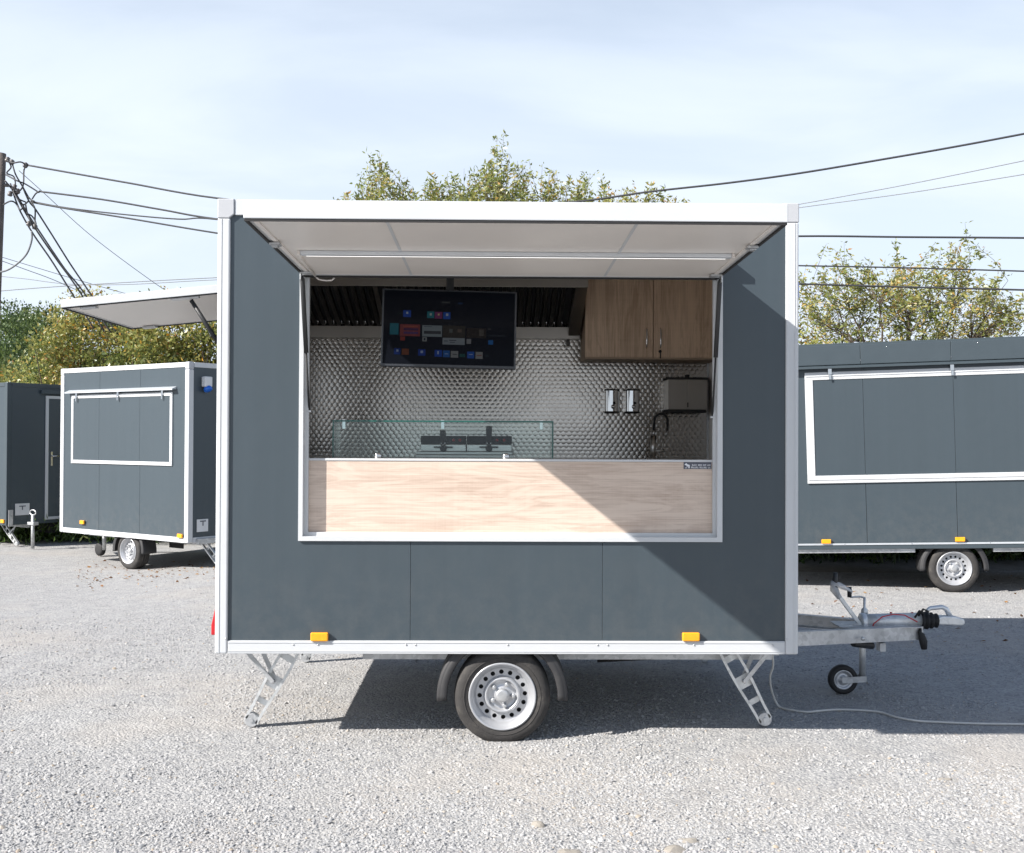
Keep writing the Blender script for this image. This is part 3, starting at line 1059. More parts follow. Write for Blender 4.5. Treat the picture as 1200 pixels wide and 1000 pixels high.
def scale_sheet():
    pitch, row, R = 0.0415, 0.0292, 0.0262
    vs, fs = [], []
    K = 14
    xa, xb = X0 + .075, X1 - .075
    za, zb = 1.36, 2.50
    nr = int((zb - za) / row)
    for r in range(nr):
        z = zb - r * row - R
        off = (r % 2) * pitch / 2
        nc = int((xb - xa - off) / pitch)
        for c in range(nc + 1):
            x = xa + off + c * pitch
            b = len(vs)
            jx, jz = random.uniform(-.0006, .0006), random.uniform(-.0006, .0006)
            tilt = random.uniform(-0.0003, 0.0003)
            y0 = YB - 0.0046 + 0.010 * mnoise.noise(V((x * 1.7, z * 1.9, 2.0))) - .004
            # a shallow cone of plane sectors, its lower edge lapping the row beneath
            ring = []
            for k in range(K):
                a = 2 * math.pi * (k + .5) / K
                lift = 0.0014 * (0.5 - 0.5 * math.sin(a))
                ring.append((x + jx + R * math.cos(a), y0 - 0.0006 - lift + tilt * math.cos(a), z + jz + R * math.sin(a)))
            vs.append((x + jx, y0 - 0.0045, z + jz))
            vs += ring
            for k in range(K):
                fs.append((b, b + 1 + (k + 1) % K, b + 1 + k))
    o = sheet('embossed_discs', vs, fs, M_SCALE, trailer)
    tag(o, kind='stuff')
    return o


scale_sheet()

# hatch frame: outer lip and inner ledge, four mitred members
frame = empty('hatch_frame', trailer)
FX0, FX1 = at(350, 600, 0).x, at(846, 600, 0).x
FZ0 = at(600, 634.5, 0).z
IX0, IX1 = at(361.3, 580, 0.03).x, at(835, 580, 0.03).x
IZ0 = at(600, 624.3, 0.03).z


def frame_member(axis, s):
    mb = MB()
    lo, li, yi = -0.014, -0.0005, 0.022
    top = OZ1 + 0.002

    def quad(p):
        mb.add(p, [(0, 1, 2, 3)])
    if axis == 'z':
        fo, op, ii = (FX0, OX0, IX0) if s < 0 else (FX1, OX1, IX1)
        sg = 1 if s < 0 else -1
        A = [(fo, lo, FZ0), (fo, lo, top), (op + sg * .0015, lo, top), (op + sg * .0015, lo, OZ0 + .0015)]
        quad(A)
        quad([(fo, lo, FZ0), (fo, lo, top), (fo, li, top), (fo, li, FZ0)])
        quad([(op + sg * .0015, lo, OZ0 + .0015), (op + sg * .0015, lo, top), (op + sg * .0015, yi, top), (op + sg * .0015, yi, OZ0 + .0015)])
        quad([(op + sg * .0015, yi, OZ0 + .0015), (op + sg * .0015, yi, top), (ii, yi, top), (ii, yi, IZ0)])
        quad([(ii, yi, IZ0), (ii, yi, top), (ii, 0.046, top), (ii, 0.046, IZ0)])
    else:
        quad([(FX0, lo, FZ0), (FX1, lo, FZ0), (OX1 - .0015, lo, OZ0 + .0015), (OX0 + .0015, lo, OZ0 + .0015)])
        quad([(FX0, lo, FZ0), (FX1, lo, FZ0), (FX1, li, FZ0), (FX0, li, FZ0)])
        quad([(OX0 + .0015, lo, OZ0 + .0015), (OX1 - .0015, lo, OZ0 + .0015), (OX1 - .0015, yi, OZ0 + .0015), (OX0 + .0015, yi, OZ0 + .0015)])
        quad([(OX0 + .0015, yi, OZ0 + .0015), (OX1 - .0015, yi, OZ0 + .0015), (IX1, yi, IZ0), (IX0, yi, IZ0)])
        quad([(IX0, yi, IZ0), (IX1, yi, IZ0), (IX1, 0.046, IZ0), (IX0, 0.046, IZ0)])
    o = mb.build('frame_member', M_ALU, frame)
    return o


frame_member('z', -1); frame_member('z', 1); frame_member('x', -1)
bx('frame_member', M_ALU, frame, OX0 + .002, OX1 - .002, -0.004, 0.046, OZ1 - .02, OZ1 + .002)

# gutter over the hatch
bx('gutter', M_SILVER, trailer, -1.19, at(853, 300, 0).x, -0.078, -0.0005, 2.603, 2.636, 0.004)
bx('gutter_flange', M_SILVER, trailer, -1.185, at(852, 300, 0).x, -0.004, -0.0006, 2.637, 2.675)

# raised awning flap
AX0, AX1 = 0.0108 - 1.118, 0.0108 + 1.118
AL = 1.435
AZ0, AZ1 = 2.508, 2.532
awn = empty('awning', trailer)
awn.location = (0, -0.02, AZ0)
awn.rotation_euler = (-math.atan2(AZ1 - AZ0, AL - 0.02), 0, 0)   # local -y runs out along the flap
LA = math.hypot(AZ1 - AZ0, AL - 0.02)
TH = 0.083


def aw(name, mat, x0, x1, y0, y1, z0, z1, bev=0.0):
    return bx(name, mat, awn, x0, x1, y0, y1, z0, z1, bev)


aw('front_profile', M_ALU, AX0 + .001, AX1 - .001, -LA, -LA + 0.03, 0.006, TH, 0.003)
aw('side_profile', M_ALU, AX0, AX0 + 0.03, -LA + 0.0305, 0, 0.006, TH, 0.003)
aw('side_profile', M_ALU, AX1 - 0.03, AX1, -LA + 0.0305, 0, 0.006, TH, 0.003)
aw('rear_profile', M_ALU, AX0 + .0305, AX1 - .0305, -0.03, 0, 0.006, TH, 0.003)
aw('gasket', M_RUBBER, AX0 + .004, AX1 - .004, -LA + .004, -LA + .014, -0.004, 0.006)
aw('gasket', M_RUBBER, AX0 + .004, AX0 + .014, -LA + .0145, -.004, -0.004, 0.006)
aw('gasket', M_RUBBER, AX1 - .014, AX1 - .004, -LA + .0145, -.004, -0.004, 0.006)
aw('gasket', M_RUBBER, AX0 + .0145, AX1 - .0145, -.014, -.004, -0.004, 0.006)
jx = [AX0 + 0.0305, J1, J2, AX1 - 0.0305]
for i in range(3):
    aw('awning_panel', M_WHITE, jx[i] + (g if i else 0), jx[i + 1] - (g if i < 2 else 0), -LA + .031, -.031, 0.008, 0.05, 0.001)
aw('top_skin', M_ANTH, AX0 + .031, AX1 - .031, -LA + .031, -.031, 0.052, TH - .006)
for x in (J1, J2):
    aw('joint_strip', M_ALU, x - .007, x + .007, -LA + .032, -.032, 0.0055, 0.0078, 0.0008)
# shallow inner border of the lining
for (x0, x1, y0, y1) in ((AX0 + .031, AX0 + .052, -LA + .054, -.05), (AX1 - .052, AX1 - .031, -LA + .054, -.05)):
    aw('edge_trim', M_WHITE, x0, x1, y0, y1, 0.001, 0.0075, 0.002)
# light bar under the awning
lx0, lx1 = at(353, 297, -0.70).x, at(856, 300, -0.70).x
bar = aw('light_bar', M_SILVER, lx0, lx1, -0.715, -0.675, -0.012, 0.0075, 0.003)
MB().box(lx0 + .02, lx1 - .02, -0.676, -0.664, -0.011, 0.0055).build('diffuser', M_LED, bar, 0.002)
MB().box(lx0 - .012, lx0 - .0005, -0.72, -0.66, -0.014, 0.0075).build('end_cap', M_WHITE, bar, 0.002)
MB().box(lx1 + .0005, lx1 + .012, -0.72, -0.66, -0.014, 0.0075).build('end_cap', M_WHITE, bar, 0.002)
# cable conduit from the light bar along the left side to the hinge
MB().tube([(lx0 + 0.0, -0.66, -0.002), (lx0 - .02, -0.60, -0.002), (AX0 + .075, -.35, -.002), (AX0 + .07, -.04, -.002)], 0.006, 8).build('conduit', M_WHITE, awn)
# latches and strut brackets
for s, x in ((1, AX0), (-1, AX1)):
    for y in (-0.93,):
        mb = MB().box(min(x + s * .012, x + s * .06), max(x + s * .012, x + s * .06), y - .03, y + .03, -0.012, 0.0)
        mb.box(min(x + s * .02, x + s * .05), max(x + s * .02, x + s * .05), y - .02, y + .02, -0.02, -0.012)
        mb.build('latch', M_GALV, awn, 0.003)
    mb = MB().box(min(x + s * .008, x + s * .07), max(x + s * .008, x + s * .07), -.17, -.09, -0.006, 0.0005)
    mb.box(min(x + s * .008, x + s * .014), max(x + s * .008, x + s * .014), -.155, -.105, -0.04, -0.006)
    mb.build('strut_bracket', M_GALV, awn, 0.002)
# gas struts, from the flap down to the frame sides
for s, px, py in ((-1, 362.5, 482), (1, 837, 489)):
    low = at(px, py, 0.03)
    low.x = (IX0 + 0.002) if s < 0 else (IX1 - 0.002)
    topp = V((AX0 + .016 if s < 0 else AX1 - .016, -0.148, AZ0 - .016))
    st = empty('gas_strut', trailer)
    d = low - topp
    MB().tube([topp, topp + d * 0.02, topp + d * 0.56], [0.006, 0.0125, 0.0125], 12).build('cylinder', M_BLACKPL, st)
    MB().tube([topp + d * 0.56, low], 0.0055, 10).build('rod', M_RUBBER, st)
    MB().tube([low + V((-0.012, 0, 0)), low + V((0.012, 0, 0))], 0.008, 10).build('ball_stud', M_CHROME, st)
    MB().box(low.x - .012, low.x + .012, low.y - .012, low.y + .012, low.z - .004, low.z + .004).build('stud_plate', M_GALV, st)
# white cable stub at the hinge
MB().tube([(AX0 + .07, -0.03, 2.505), (AX0 + .08, 0.0, 2.497), (AX0 + .12, 0.01, 2.492), (AX0 + .15, 0.0, 2.493), (AX0 + .165, -0.01, 2.505)], 0.0045, 8).build('light_cable', M_WHITE, trailer)

# flap over the left end hatch
sa = empty('side_awning', trailer)
SO, SN = V((-2.555, 0, 2.375)), V((X0 - 0.012, 0, 2.475))
sa.location = SN
ang = math.atan2(SN.z - SO.z, SN.x - SO.x)
sa.rotation_euler = (0, -ang, 0)
LS = (SN - SO).length
SY0, SY1 = 0.37, 1.57
for nm, m, x0, x1, y0, y1, z0, z1 in (('edge_profile', M_ALU, -LS, 0, SY0, SY0 + .025, 0.004, .05), ('edge_profile', M_ALU, -LS, 0, SY1 - .025, SY1, 0.004, .05),
                                      ('edge_profile', M_ALU, -LS, -LS + .025, SY0 + .0255, SY1 - .0255, 0.004, .05), ('edge_profile', M_ALU, -.025, 0, SY0 + .0255, SY1 - .0255, 0.004, .05),
                                      ('awning_panel', M_WHITE, -LS + .026, -.026, SY0 + .026, SY1 - .026, 0.006, .04),
                                      ('gasket', M_RUBBER, -LS + .006, -.004, SY0 + .004, SY0 + .012, -0.003, .004), ('gasket', M_RUBBER, -LS + .006, -.004, SY1 - .012, SY1 - .004, -0.003, .004),
                                      ('gasket', M_RUBBER, -LS + .004, -LS + .012, SY0 + .0125, SY1 - .0125, -0.003, .004),
                                      ('latch', M_GALV, -LS + .10, -LS + .19, SY0 + .02, SY0 + .07, -.012, .003), ('latch', M_GALV, -LS + .10, -LS + .19, SY1 - .07, SY1 - .02, -.012, .003),
                                      ('strut_bracket', M_LGREY, -.36, -.20, SY0 + .02, SY0 + .07, -.010, .003)):
    bx(nm, m, sa, x0, x1, y0, y1, z0, z1, 0.002)
st = empty('gas_strut', trailer)
p0, p1 = at(224, 352, 0.42), V((X0 - .004, 0.44, at(252, 410, 0.44).z - 0.12))
MB().tube([p0, p0 + (p1 - p0) * .6], 0.0125, 10).build('cylinder', M_BLACKPL, st)
MB().tube([p0 + (p1 - p0) * .6, p1], 0.006, 8).build('rod', M_RUBBER, st)

# lamps
for px in (374.5, 809.5):
    q = at(px, 746.3, -0.01)
    marker_lamp(trailer, q.x, q.z, -0.0005)
zt0, zt1 = at(246, 745, 0.08).z, at(250, 700, 0.08).z
MB().prism([(X0 - .0005, zt0), (X0 - .046, zt0), (X0 - .046, zt0 + .055), (X0 - .012, zt1), (X0 - .0005, zt1)], (0, 0.09, 0), *E3, 0.09).build('tail_lamp', M_RED, trailer, 0.006)
bx('power_inlet', M_BLUE, trailer, X1 - .003, X1 + .075, 0.24, 0.34, at(938, 352, .3).z, at(938, 331, .3).z, 0.01)
bx('inlet_box', M_LGREY, trailer, X1 - .0035, X1 + .05, 0.345, 0.44, at(938, 349, .3).z, at(938, 330, .3).z, 0.01)

# running gear
WC = at(588.7, 815, 0.03)
wheel(trailer, (WC.x, 0.03, 0.246), 0.35)
wheel(trailer, (WC.x, DEP - 0.225, 0.246), 1.1)
mudguard(trailer, WC.x, 0.246, 0.025, 0.245, 0.526)
mudguard(trailer, WC.x, 0.246, DEP - .245, DEP - .03, 0.526)
for y in (0.42, DEP - 0.46):
    mb = MB()
    mb.box(at(425, 770, .42).x, at(905, 770, .42).x, y, y + .004, .368, .528)
    mb.box(at(425, 770, .42).x, at(905, 770, .42).x, y + .004, y + .04, .368, .372)
    mb.build('chassis_rail', M_GALV, trailer)
MB().tube([(WC.x, 0.25, 0.33), (WC.x, DEP - .25, 0.33)], 0.045, 6).build('axle', M_GALV, trailer)
for y in (0.27, DEP - 0.27):
    MB().bar((WC.x, y, 0.33), (WC.x + .02, y, 0.25), 0.03, 0.09, (1, 0, 0)).build('axle_arm', M_GALV, trailer)
bx('axle_bracket', M_GALV, trailer, WC.x + .22, WC.x + .30, 0.40, 0.419, 0.385, 0.5)
LY = 0.32


def atf(px, py, y=LY):
    p = at(px, py, y)
    return (p.x, p.z)


stabiliser(trailer, (atf(349, 764)[0], 0.50), atf(294, 845), (atf(278, 764)[0], 0.50), LY)
stabiliser(trailer, (atf(845, 764)[0], 0.50), atf(897, 844), (atf(911, 764)[0], 0.50), LY)
l1, f1 = atf(349, 764), atf(294, 845)
stabiliser(trailer, (l1[0], .50), f1, (atf(284, 764)[0], .50), DEP - .14)
stabiliser(trailer, (atf(845, 764)[0], .50), atf(897, 844), (atf(906, 764)[0], .50), DEP - .14)
MB().tube([at(700, 775, .5), at(760, 772, .5), at(840, 769.5, .5)], 0.008, 8).build('brake_cable', M_RUBBER, trailer)

# drawbar
YD = 1.12


def drawbar(parent, x0, xe, yd, z0, ze, spread, h=0.085):
    e = empty('drawbar', parent)
    for s in (-1, 1):
        a = V((x0, yd + s * spread, z0)); b = V((xe, yd + s * 0.05, ze))
        d = (b - a).normalized()
        sd = V((-d.y, d.x, 0)).normalized() * s
        mb = MB().bar(a, b, 0.005, h)
        for k in (-1, 1):
            mb.bar(a + V((0, 0, k * (h / 2 - .002))) - sd * .022, b + V((0, 0, k * (h / 2 - .002))) - sd * .022, 0.042, 0.004)
        mb.build('drawbar_rail', M_GALV, e)
    return e


zr0 = at(938, 751, 0.62).z
xe = at(1078, 745, YD).x
zr1 = at(1078, 742, YD - .05).z
db = drawbar(trailer, X1 - .02, xe, YD, zr0, zr1, 0.50)
bx('gusset_plate', M_GALV, db, xe - .55, xe - .03, YD - .12, YD + .12, zr1 + .0435, zr1 + .048)
bx('mounting_bracket', M_GALV, db, X1 + .002, X1 + .045, YD - .57, YD - .49, zr0 - .075, zr0 + .06, 0.003)
for dz in (-.04, .03):
    MB().lathe([(0, -0.02), (.014, -.02), (.014, 0), (0, 0)], (X1 + .025, YD - .571, zr0 + dz), (0, 1, 0), 6).build('bolt', M_GALV, db)
MB().lathe([(0, -0.012), (.013, -.012), (.013, 0), (0, 0)], (at(1010, 748, YD - .25).x, YD - .265, at(1010, 748, YD - .25).z), (0, 1, 0), 8).build('bolt', M_GALV, db)


def A(px, py, y=YD):
    return at(px, py, y)


cp = empty('coupling', trailer)
ax_a, ax_b = A(1008, 729), A(1078, 727)
MB().tube([ax_a, ax_b], 0.050, 20).build('overrun_tube', M_GALVB, cp)
MB().lathe([(0.052, 0), (0.058, 0.004), (0.058, 0.03), (0.052, 0.034)], ax_a, (1, 0, 0), 20).build('collar', M_GALVB, cp)
mb = MB().box(A(1030, 0).x, A(1060, 0).x, YD - .06, YD + .06, A(1040, 738).z, A(1040, 731).z)
mb.build('saddle_clamp', M_GALV, cp, 0.006)
pr = []
for i in range(4):
    t0 = i * 0.032
    k = 1 - 0.09 * i
    pr += [(0.040 * k, t0), (0.062 * k, t0 + .008), (0.064 * k, t0 + .018), (0.040 * k, t0 + .027)]
b0 = A(1077, 727)
MB().lathe([(0, 0)] + pr + [(0, 0.13)], b0, (1, 0, -0.02), 24).build('bellows', M_RUBBER, cp)
h0, h1 = A(1099, 727), A(1128, 729)
mb = MB().prism([(-.01, -.026), (.10, -.030), (.150, -.034), (.166, -.018), (.160, .012), (.10, .030), (.02, .032), (-.01, .022)], (h0.x, YD - .032, h0.z), *E3, .064)
mb.build('coupling_head', M_GALVB, cp, 0.010, 3)
hz = A(1100, 716)
MB().tube([A(1088, 721), A(1086, 716), A(1090, 713), A(1104, 711.5), A(1109, 714), A(1113, 722)], [.011, .013, .014, .015, .016, .018], 12).build('coupling_handle', M_SILVER, cp)
# hand brake
hb = empty('hand_brake', trailer)
MB().bar(A(1010, 735, YD - .03), A(982, 697, YD - .03), 0.014, 0.026).build('lever', M_GALVB, hb, 0.003)
MB().tube([A(982, 698, YD - .03), A(979, 688, YD - .03), A(978.5, 680, YD - .03), A(979, 671, YD - .03)], [.013, .016, .017, .014], 12).build('grip', M_BLACKPL, hb)
MB().tube([A(984, 701, YD - .03), A(977, 690, YD - .03), A(976, 684, YD - .03), A(984, 686, YD - .03), A(994, 691, YD - .03), A(999, 694, YD - .03)],
          [.017, .026, .024, .018, .012, .005], 9).build('plastic_wrap', M_PLASTICBAG, hb)
MB().bar(A(1006, 733, YD - .05), A(975, 741, YD - .10), .004, .03).build('brake_stay', M_GALV, hb)
# jockey wheel
jw = empty('jockey_wheel', trailer)
YJ = YD + 0.05
jt, jb = A(1013, 716, YJ), A(1011, 792, YJ)
MB().tube([A(1011, 735, YJ), A(1010.5, 792, YJ)], 0.021, 14).build('stem_tube', M_GALVB, jw)
MB().tube([A(1013, 700, YJ), A(1013, 712, YJ), A(1013, 714, YJ), A(1013, 722, YJ)], [.008, .008, .02, .024], 14).build('jack_head', M_GALVB, jw)
MB().tube([A(1013, 703, YJ), A(1012.5, 700.5, YJ), A(1008, 699.5, YJ), A(997, 700, YJ), A(995, 699, YJ)], .006, 8).build('crank', M_GALV, jw)
MB().tube([A(995.5, 700, YJ), A(995.5, 688, YJ)], .014, 10).build('crank_grip', M_BLACKPL, jw)
jc = A(987.5, 793, YJ)
jr = 0.094
jc.z = jr - 0.004
MB().lathe([(.062, -.018), (.066, -.026), (jr - .012, -.027), (jr, -.016), (jr, .016), (jr - .012, .027), (.066, .026), (.062, .018)], jc, (0, 1, 0), 32, close=True).build('tyre', M_RUBBER, jw)
MB().lathe([(.063, -.02), (.056, -.024), (.05, -.010), (.028, -.008), (.022, -.028), (0, -.028)], jc, (0, 1, 0), 28).build('rim', M_RIM, jw)
MB().lathe([(.063, .02), (.056, .024), (.05, .010), (.0, .010)], jc, (0, 1, 0), 28).build('rim', M_RIM, jw)
mb = MB().bar(jc + V((-.015, -.034, 0)), V((jb.x + .012, YJ - .034, jc.z + .008)), .005, .038)
mb.bar(jc + V((-.015, .034, 0)), V((jb.x + .012, YJ + .034, jc.z + .008)), .005, .038)
mb.box(jb.x - .01, jb.x + .014, YJ - .034, YJ + .034, jc.z - .008, jc.z + .026)
mb.build('fork', M_GALV, jw)
# underside fittings, plug and safety cable
MB().tube([A(1000, 754, YD - .2), A(1022, 757, YD - .1)], .022, 12).build('damper', M_BLACKPL, trailer)
bx('stub_bracket', M_LGREY, trailer, A(1028, 0).x, A(1035, 0).x, YD - .06, YD + .02, A(1030, 762).z, A(1030, 752).z, .003)
MB().tube([A(1079, 736, YD - .07), A(1078, 741, YD - .08), A(1080, 744, YD - .08), A(1082, 752, YD - .08), A(1083, 761, YD - .08)], [.006, .012, .019, .026, .018], 12).build('electric_plug', M_RUBBER, trailer)
MB().tube([A(1021, 738, YD - .07), A(1024, 731, YD - .075), A(1034, 723, YD - .075), A(1047, 720, YD - .07), A(1060, 721, YD - .075), A(1075, 729, YD - .07)], .004, 6).build('breakaway_cable', M_REDW, trailer)
for px in (1044, 1069):
    MB().tube([A(px, 722, YD), A(px, 717.5, YD)], .008, 8).build('grease_cap', M_RED, trailer)
for k, (a, b) in enumerate((((1072, 724), (1083, 719)), ((1076, 722), (1088, 717)))):
    MB().tube([A(*a, YD - .06), A((a[0] + b[0]) / 2, b[1] - 3, YD - .07), A(*b, YD - .06)], .007, 8).build('hose', M_RUBBER, trailer)

# ------------------------------------------------------------------ inside the trailer
# serving counter
CZ = at(600, 538.3, 0.05).z
counter = empty('serving_counter')
tag(counter, 'light oak laminate serving counter front below the open hatch', 'counter')
bx('front_panel', M_WOODH, counter, IX0 - .004, IX1 + .004, 0.0465, 0.064, IZ0 - .01, CZ - .012, 0.001)
bx('edge_trim', M_ALU, counter, IX0 - .003, IX1 + .003, 0.0425, 0.075, CZ - .0115, CZ + .001, 0.002)
bx('worktop', M_STEEL, counter, IX0 - .05, IX1 + .05, 0.0755, 0.62, CZ - .03, CZ - .001, 0.002)
bx('side_support', M_WHITE, counter, IX0 - .03, IX0 - .012, 0.08, 0.60, 0.566, CZ - .031)
bx('side_support', M_WHITE, counter, IX1 + .012, IX1 + .03, 0.08, 0.60, 0.566, CZ - .031)

# sticker on the counter
s0, s1 = at(801, 541.6, 0.0464), at(833.8, 550, 0.0464)
stk = empty('sticker')
tag(stk, 'small slate sticker with white emblem and two printed lines on counter front', 'sticker')
bx('sticker_backing', M_STICK, stk, s0.x, s1.x, 0.0456, 0.0464, s1.z, s0.z)
SW, SH = s1.x - s0.x, s0.z - s1.z


def sp(u, v):
    return (s0.x + SW * u, s1.z + SH * v)


mb = MB()
for poly in ([(.03, .62), (.10, .86), (.13, .70), (.24, .56), (.20, .42), (.12, .46)], [(.17, .44), (.22, .44), (.215, .12), (.175, .12)], [(.05, .20), (.12, .20), (.12, .13), (.05, .13)], [(.12, .46), (.15, .46), (.13, .25), (.11, .25)]):
    mb.prism([sp(*q) for q in poly], (0, 0.0453, 0), *E3, 0.0002)
mb.build('emblem', M_PRINT, stk)
rs = random.Random(4)
for v0, v1, spans in ((.47, .68, ((.30, .475), (.515, .66), (.69, .82), (.85, .97))), (.12, .34, ((.27, .545), (.575, .84), (.875, .975)))):
    for a, b in spans:
        mb = MB()
        n = max(2, int((b - a) / .036))
        for i in range(n):
            u0 = a + (b - a) * i / n
            u1 = u0 + (b - a) / n * .72
            um = (u0 + u1) / 2
            kind = rs.choice('EOLHN')
            bars = {'E': [(u0, u0 + .008, v0, v1), (u0 + .008, u1, v1 - .06, v1), (u0 + .008, u1, v0, v0 + .06)],
                    'O': [(u0, u0 + .008, v0, v1), (u1 - .008, u1, v0, v1), (u0 + .008, u1 - .008, v1 - .05, v1), (u0 + .008, u1 - .008, v0, v0 + .05)],
                    'L': [(u0, u0 + .009, v0, v1), (u0 + .009, u1, v0, v0 + .06)],
                    'H': [(u0, u0 + .008, v0, v1), (u1 - .008, u1, v0, v1), (u0 + .008, u1 - .008, (v0 + v1) / 2 - .03, (v0 + v1) / 2 + .03)],
                    'N': [(u0, u0 + .009, v0, v1), (u0 + .009, u1, v1 - .07, v1), (u1 - .008, u1, v0, v1 - .07)]}[kind]
            for (p, q, r_, s_) in bars:
                (xa, za), (xb, zb) = sp(p, r_), sp(q, s_)
                mb.box(xa, xb, 0.0453, 0.0455, za, zb)
        tag(mb.build('printed_word', M_PRINT, stk), kind='stuff')

# glass sneeze guard standing on the counter
GY = 0.16
gx0, gx1 = at(389.5, 520, GY).x, at(648.5, 520, GY).x
gzt = at(520, 493, GY).z
guard = empty('sneeze_guard')
tag(guard, 'clear glass sneeze guard with green edges standing on the serving counter', 'glass guard')
guard.location = (gx0, GY, CZ)
GL, GHt, GD = gx1 - gx0, gzt - CZ, 0.26
e_ = .007
pane = bx('front_pane', M_GLASS, guard, 0.0075, GL - .0075, 0, 0.006, 0.003, GHt - .009)
bx('pane_edge', M_GEDGE, pane, 0, .0074, -0.001, .007, 0.003, GHt)
bx('pane_edge', M_GEDGE, pane, GL - .0074, GL, -0.001, .007, 0.003, GHt)
bx('pane_edge', M_GEDGE, pane, .0075, GL - .0075, -0.001, .007, GHt - .0088, GHt)
for x in (0.001, GL - .007):
    p = bx('end_pane', M_GLASS, guard, x, x + .006, .0075, GD, .003, GHt - .009)
    bx('pane_edge', M_GEDGE, p, x, x + .006, .0075, GD, GHt - .0088, GHt)
for px in (402.5, 518.5, 634.5):
    x = at(px, 497, GY).x - gx0
    bx('glass_clamp', M_CHROME, guard, x - .010, x + .010, .0075, .028, GHt - .05, GHt + .006, .003)
for px in (443, 593):
    x = at(px, 536, GY).x - gx0
    mb = MB().lathe([(0.0, -.012), (.018, -.012), (.020, -.002), (.020, .018), (0, .018)], (x, 0.0, .012), (0, 1, 0), 16)
    mb.build('glass_clamp', M_CHROME, guard)

# worktop along the back wall
WZ = at(546, 540, 1.65).z
bc = empty('back_worktop')
tag(bc, 'stainless steel worktop along the back wall behind the serving counter', 'worktop')
bx('top', M_STEEL, bc, X0 + .0565, X1 - .0565, 1.55, YB - .012, WZ - .04, WZ, .003)
bx('cabinet_body', M_STEEL, bc, X0 + .0565, X1 - .0565, 1.62, YB - .012, 0.567, WZ - .041)

# twin electric fryer
FY = 1.66
fr = empty('twin_fryer')
f0, f1 = at(493, 520, FY).x, at(600, 520, FY).x
tag(fr, 'stainless double electric fryer with black control panels and two basket handles', 'fryer')
zs = lambda py, y=FY: at(546, py, y).z
bx('base', M_STEEL, fr, f0 - .035, f1 + .01, FY - .045, FY + .36, WZ + .001, zs(533), .004)
bx('lower_step', M_STEEL, fr, f0 - .03, f1 + .005, FY - .030, FY + .36, zs(533) + .001, zs(529.5), .003)
for i, (a, b) in enumerate(((f0, (f0 + f1) / 2 - .002), ((f0 + f1) / 2 + .002, f1))):
    bx('tank_housing', M_STEEL, fr, a, b, FY, FY + .34, zs(529.5) + .001, zs(521), .004)
    pnl = bx('control_panel', M_SCREEN, fr, a + .001, b - .001, FY + .004, FY + .12, zs(521) + .001, zs(511), .002)
    for px in ((531.5, 539) if i == 0 else (582.5, 591)):
        q = at(px, 516, FY)
        mbk = MB().lathe([(0, -.006), (.010, -.006), (.011, .004), (0, .004)], (q.x, FY - .001, q.z), (0, 1, 0), 12)
        mbk.build('indicator', M_RED, pnl)
    hx = (519, 573)[i]
    hs, he = (508, 499.5)[i], (532, 0)[i]
    bsk = empty('basket', fr)
    x = at(hx, 510, FY - .1).x
    zt_ = at(hx, (505, 500)[i], FY - .1).z
    zb_ = at(hx, 518, FY - .1).z
    MB().tube([(x, FY - .07, zb_), (x, FY - .105, zt_ - .02), (x, FY - .11, zt_)], [.017, .021, .019], 12).build('grip', M_BLACKPL, bsk)
    MB().tube([(x - .012, FY - .07, zb_), (x - .012, FY - .055, zb_ - .035), (x - .012, FY + .05, zb_ - .03)], .004, 6).build('handle_wire', M_CHROME, bsk)
    MB().tube([(x + .012, FY - .07, zb_), (x + .012, FY - .055, zb_ - .035), (x + .012, FY + .05, zb_ - .03)], .004, 6).build('handle_wire', M_CHROME, bsk)
    zz = at(hx, 524.5, FY - .06).z
    MB().tube([(x - .065, FY - .045, zz + .002), (x + .065, FY - .045, zz + .002)], .005, 8).build('drain_rail', M_RUBBER, bsk)
    MB().lathe([(0, -.02), (.020, -.02), (.024, 0), (0, 0)], (x, FY - .03, zz - .008), (0, 1, 0), 14).build('thermostat_knob', M_BLACKPL, bsk)

# range hood with baffle filters
hood = empty('range_hood')
tag(hood, 'stainless extractor hood with dark baffle filters across the back wall top', 'extractor hood')
HX0, HX1 = X0 + .06, at(681, 380, 1.95).x
hyf, hyb = 1.36, YB - .012
hzf = at(400, 335, hyf).z
hzb0, hzb1 = at(400, 396, hyb - .12).z, at(400, 382, hyb - .12).z
bx('front_fascia', M_HOOD, hood, HX0, HX1, hyf, hyf + .012, hzf, ZT - .068, .002)
bx('rear_lip', M_HOOD, hood, HX0, HX1, hyb - .13, hyb - .10, hzb0, hzb1, .002)
bx('rear_trough', M_HOOD, hood, HX0, HX1, hyb - .099, hyb, hzb0, hzb0 + .012)
bx('top_plate', M_DARKSTEEL, hood, HX0, HX1, hyf + .0125, hyb, ZT - .078, ZT - .070)
MB().prism([(hyf + .0125, hzf + .02), (hyb - .10, hzb0 + .013), (hyb, hzb0 + .013), (hyb, ZT - .079), (hyf + .0125, ZT - .079)], (HX1 - .012, 0, 0), (0, 1, 0), (0, 0, 1), (1, 0, 0), .011).build('end_panel', M_HOOD, hood)
MB().prism([(hyf + .0125, hzf), (hyf + .07, hzf), (hyb - .06, hzb1 + .02), (hyb - .1, hzb0 + .013)], (HX1 - .085, 0, 0), (0, 1, 0), (0, 0, 1), (1, 0, 0), .073).build('end_gusset', M_HOOD, hood)
fa, fb = V((0, hyf + .05, hzf + .035)), V((0, hyb - .135, hzb1 + .015))
dd = fb - fa
nrm = V((0, -dd.z, dd.y)).normalized()
if nrm.z > 0:
    nrm = -nrm
xa = HX0 + .02
divx = at(445, 370, 1.75).x
bl = None
step = 0.057
k = 0
x = xa
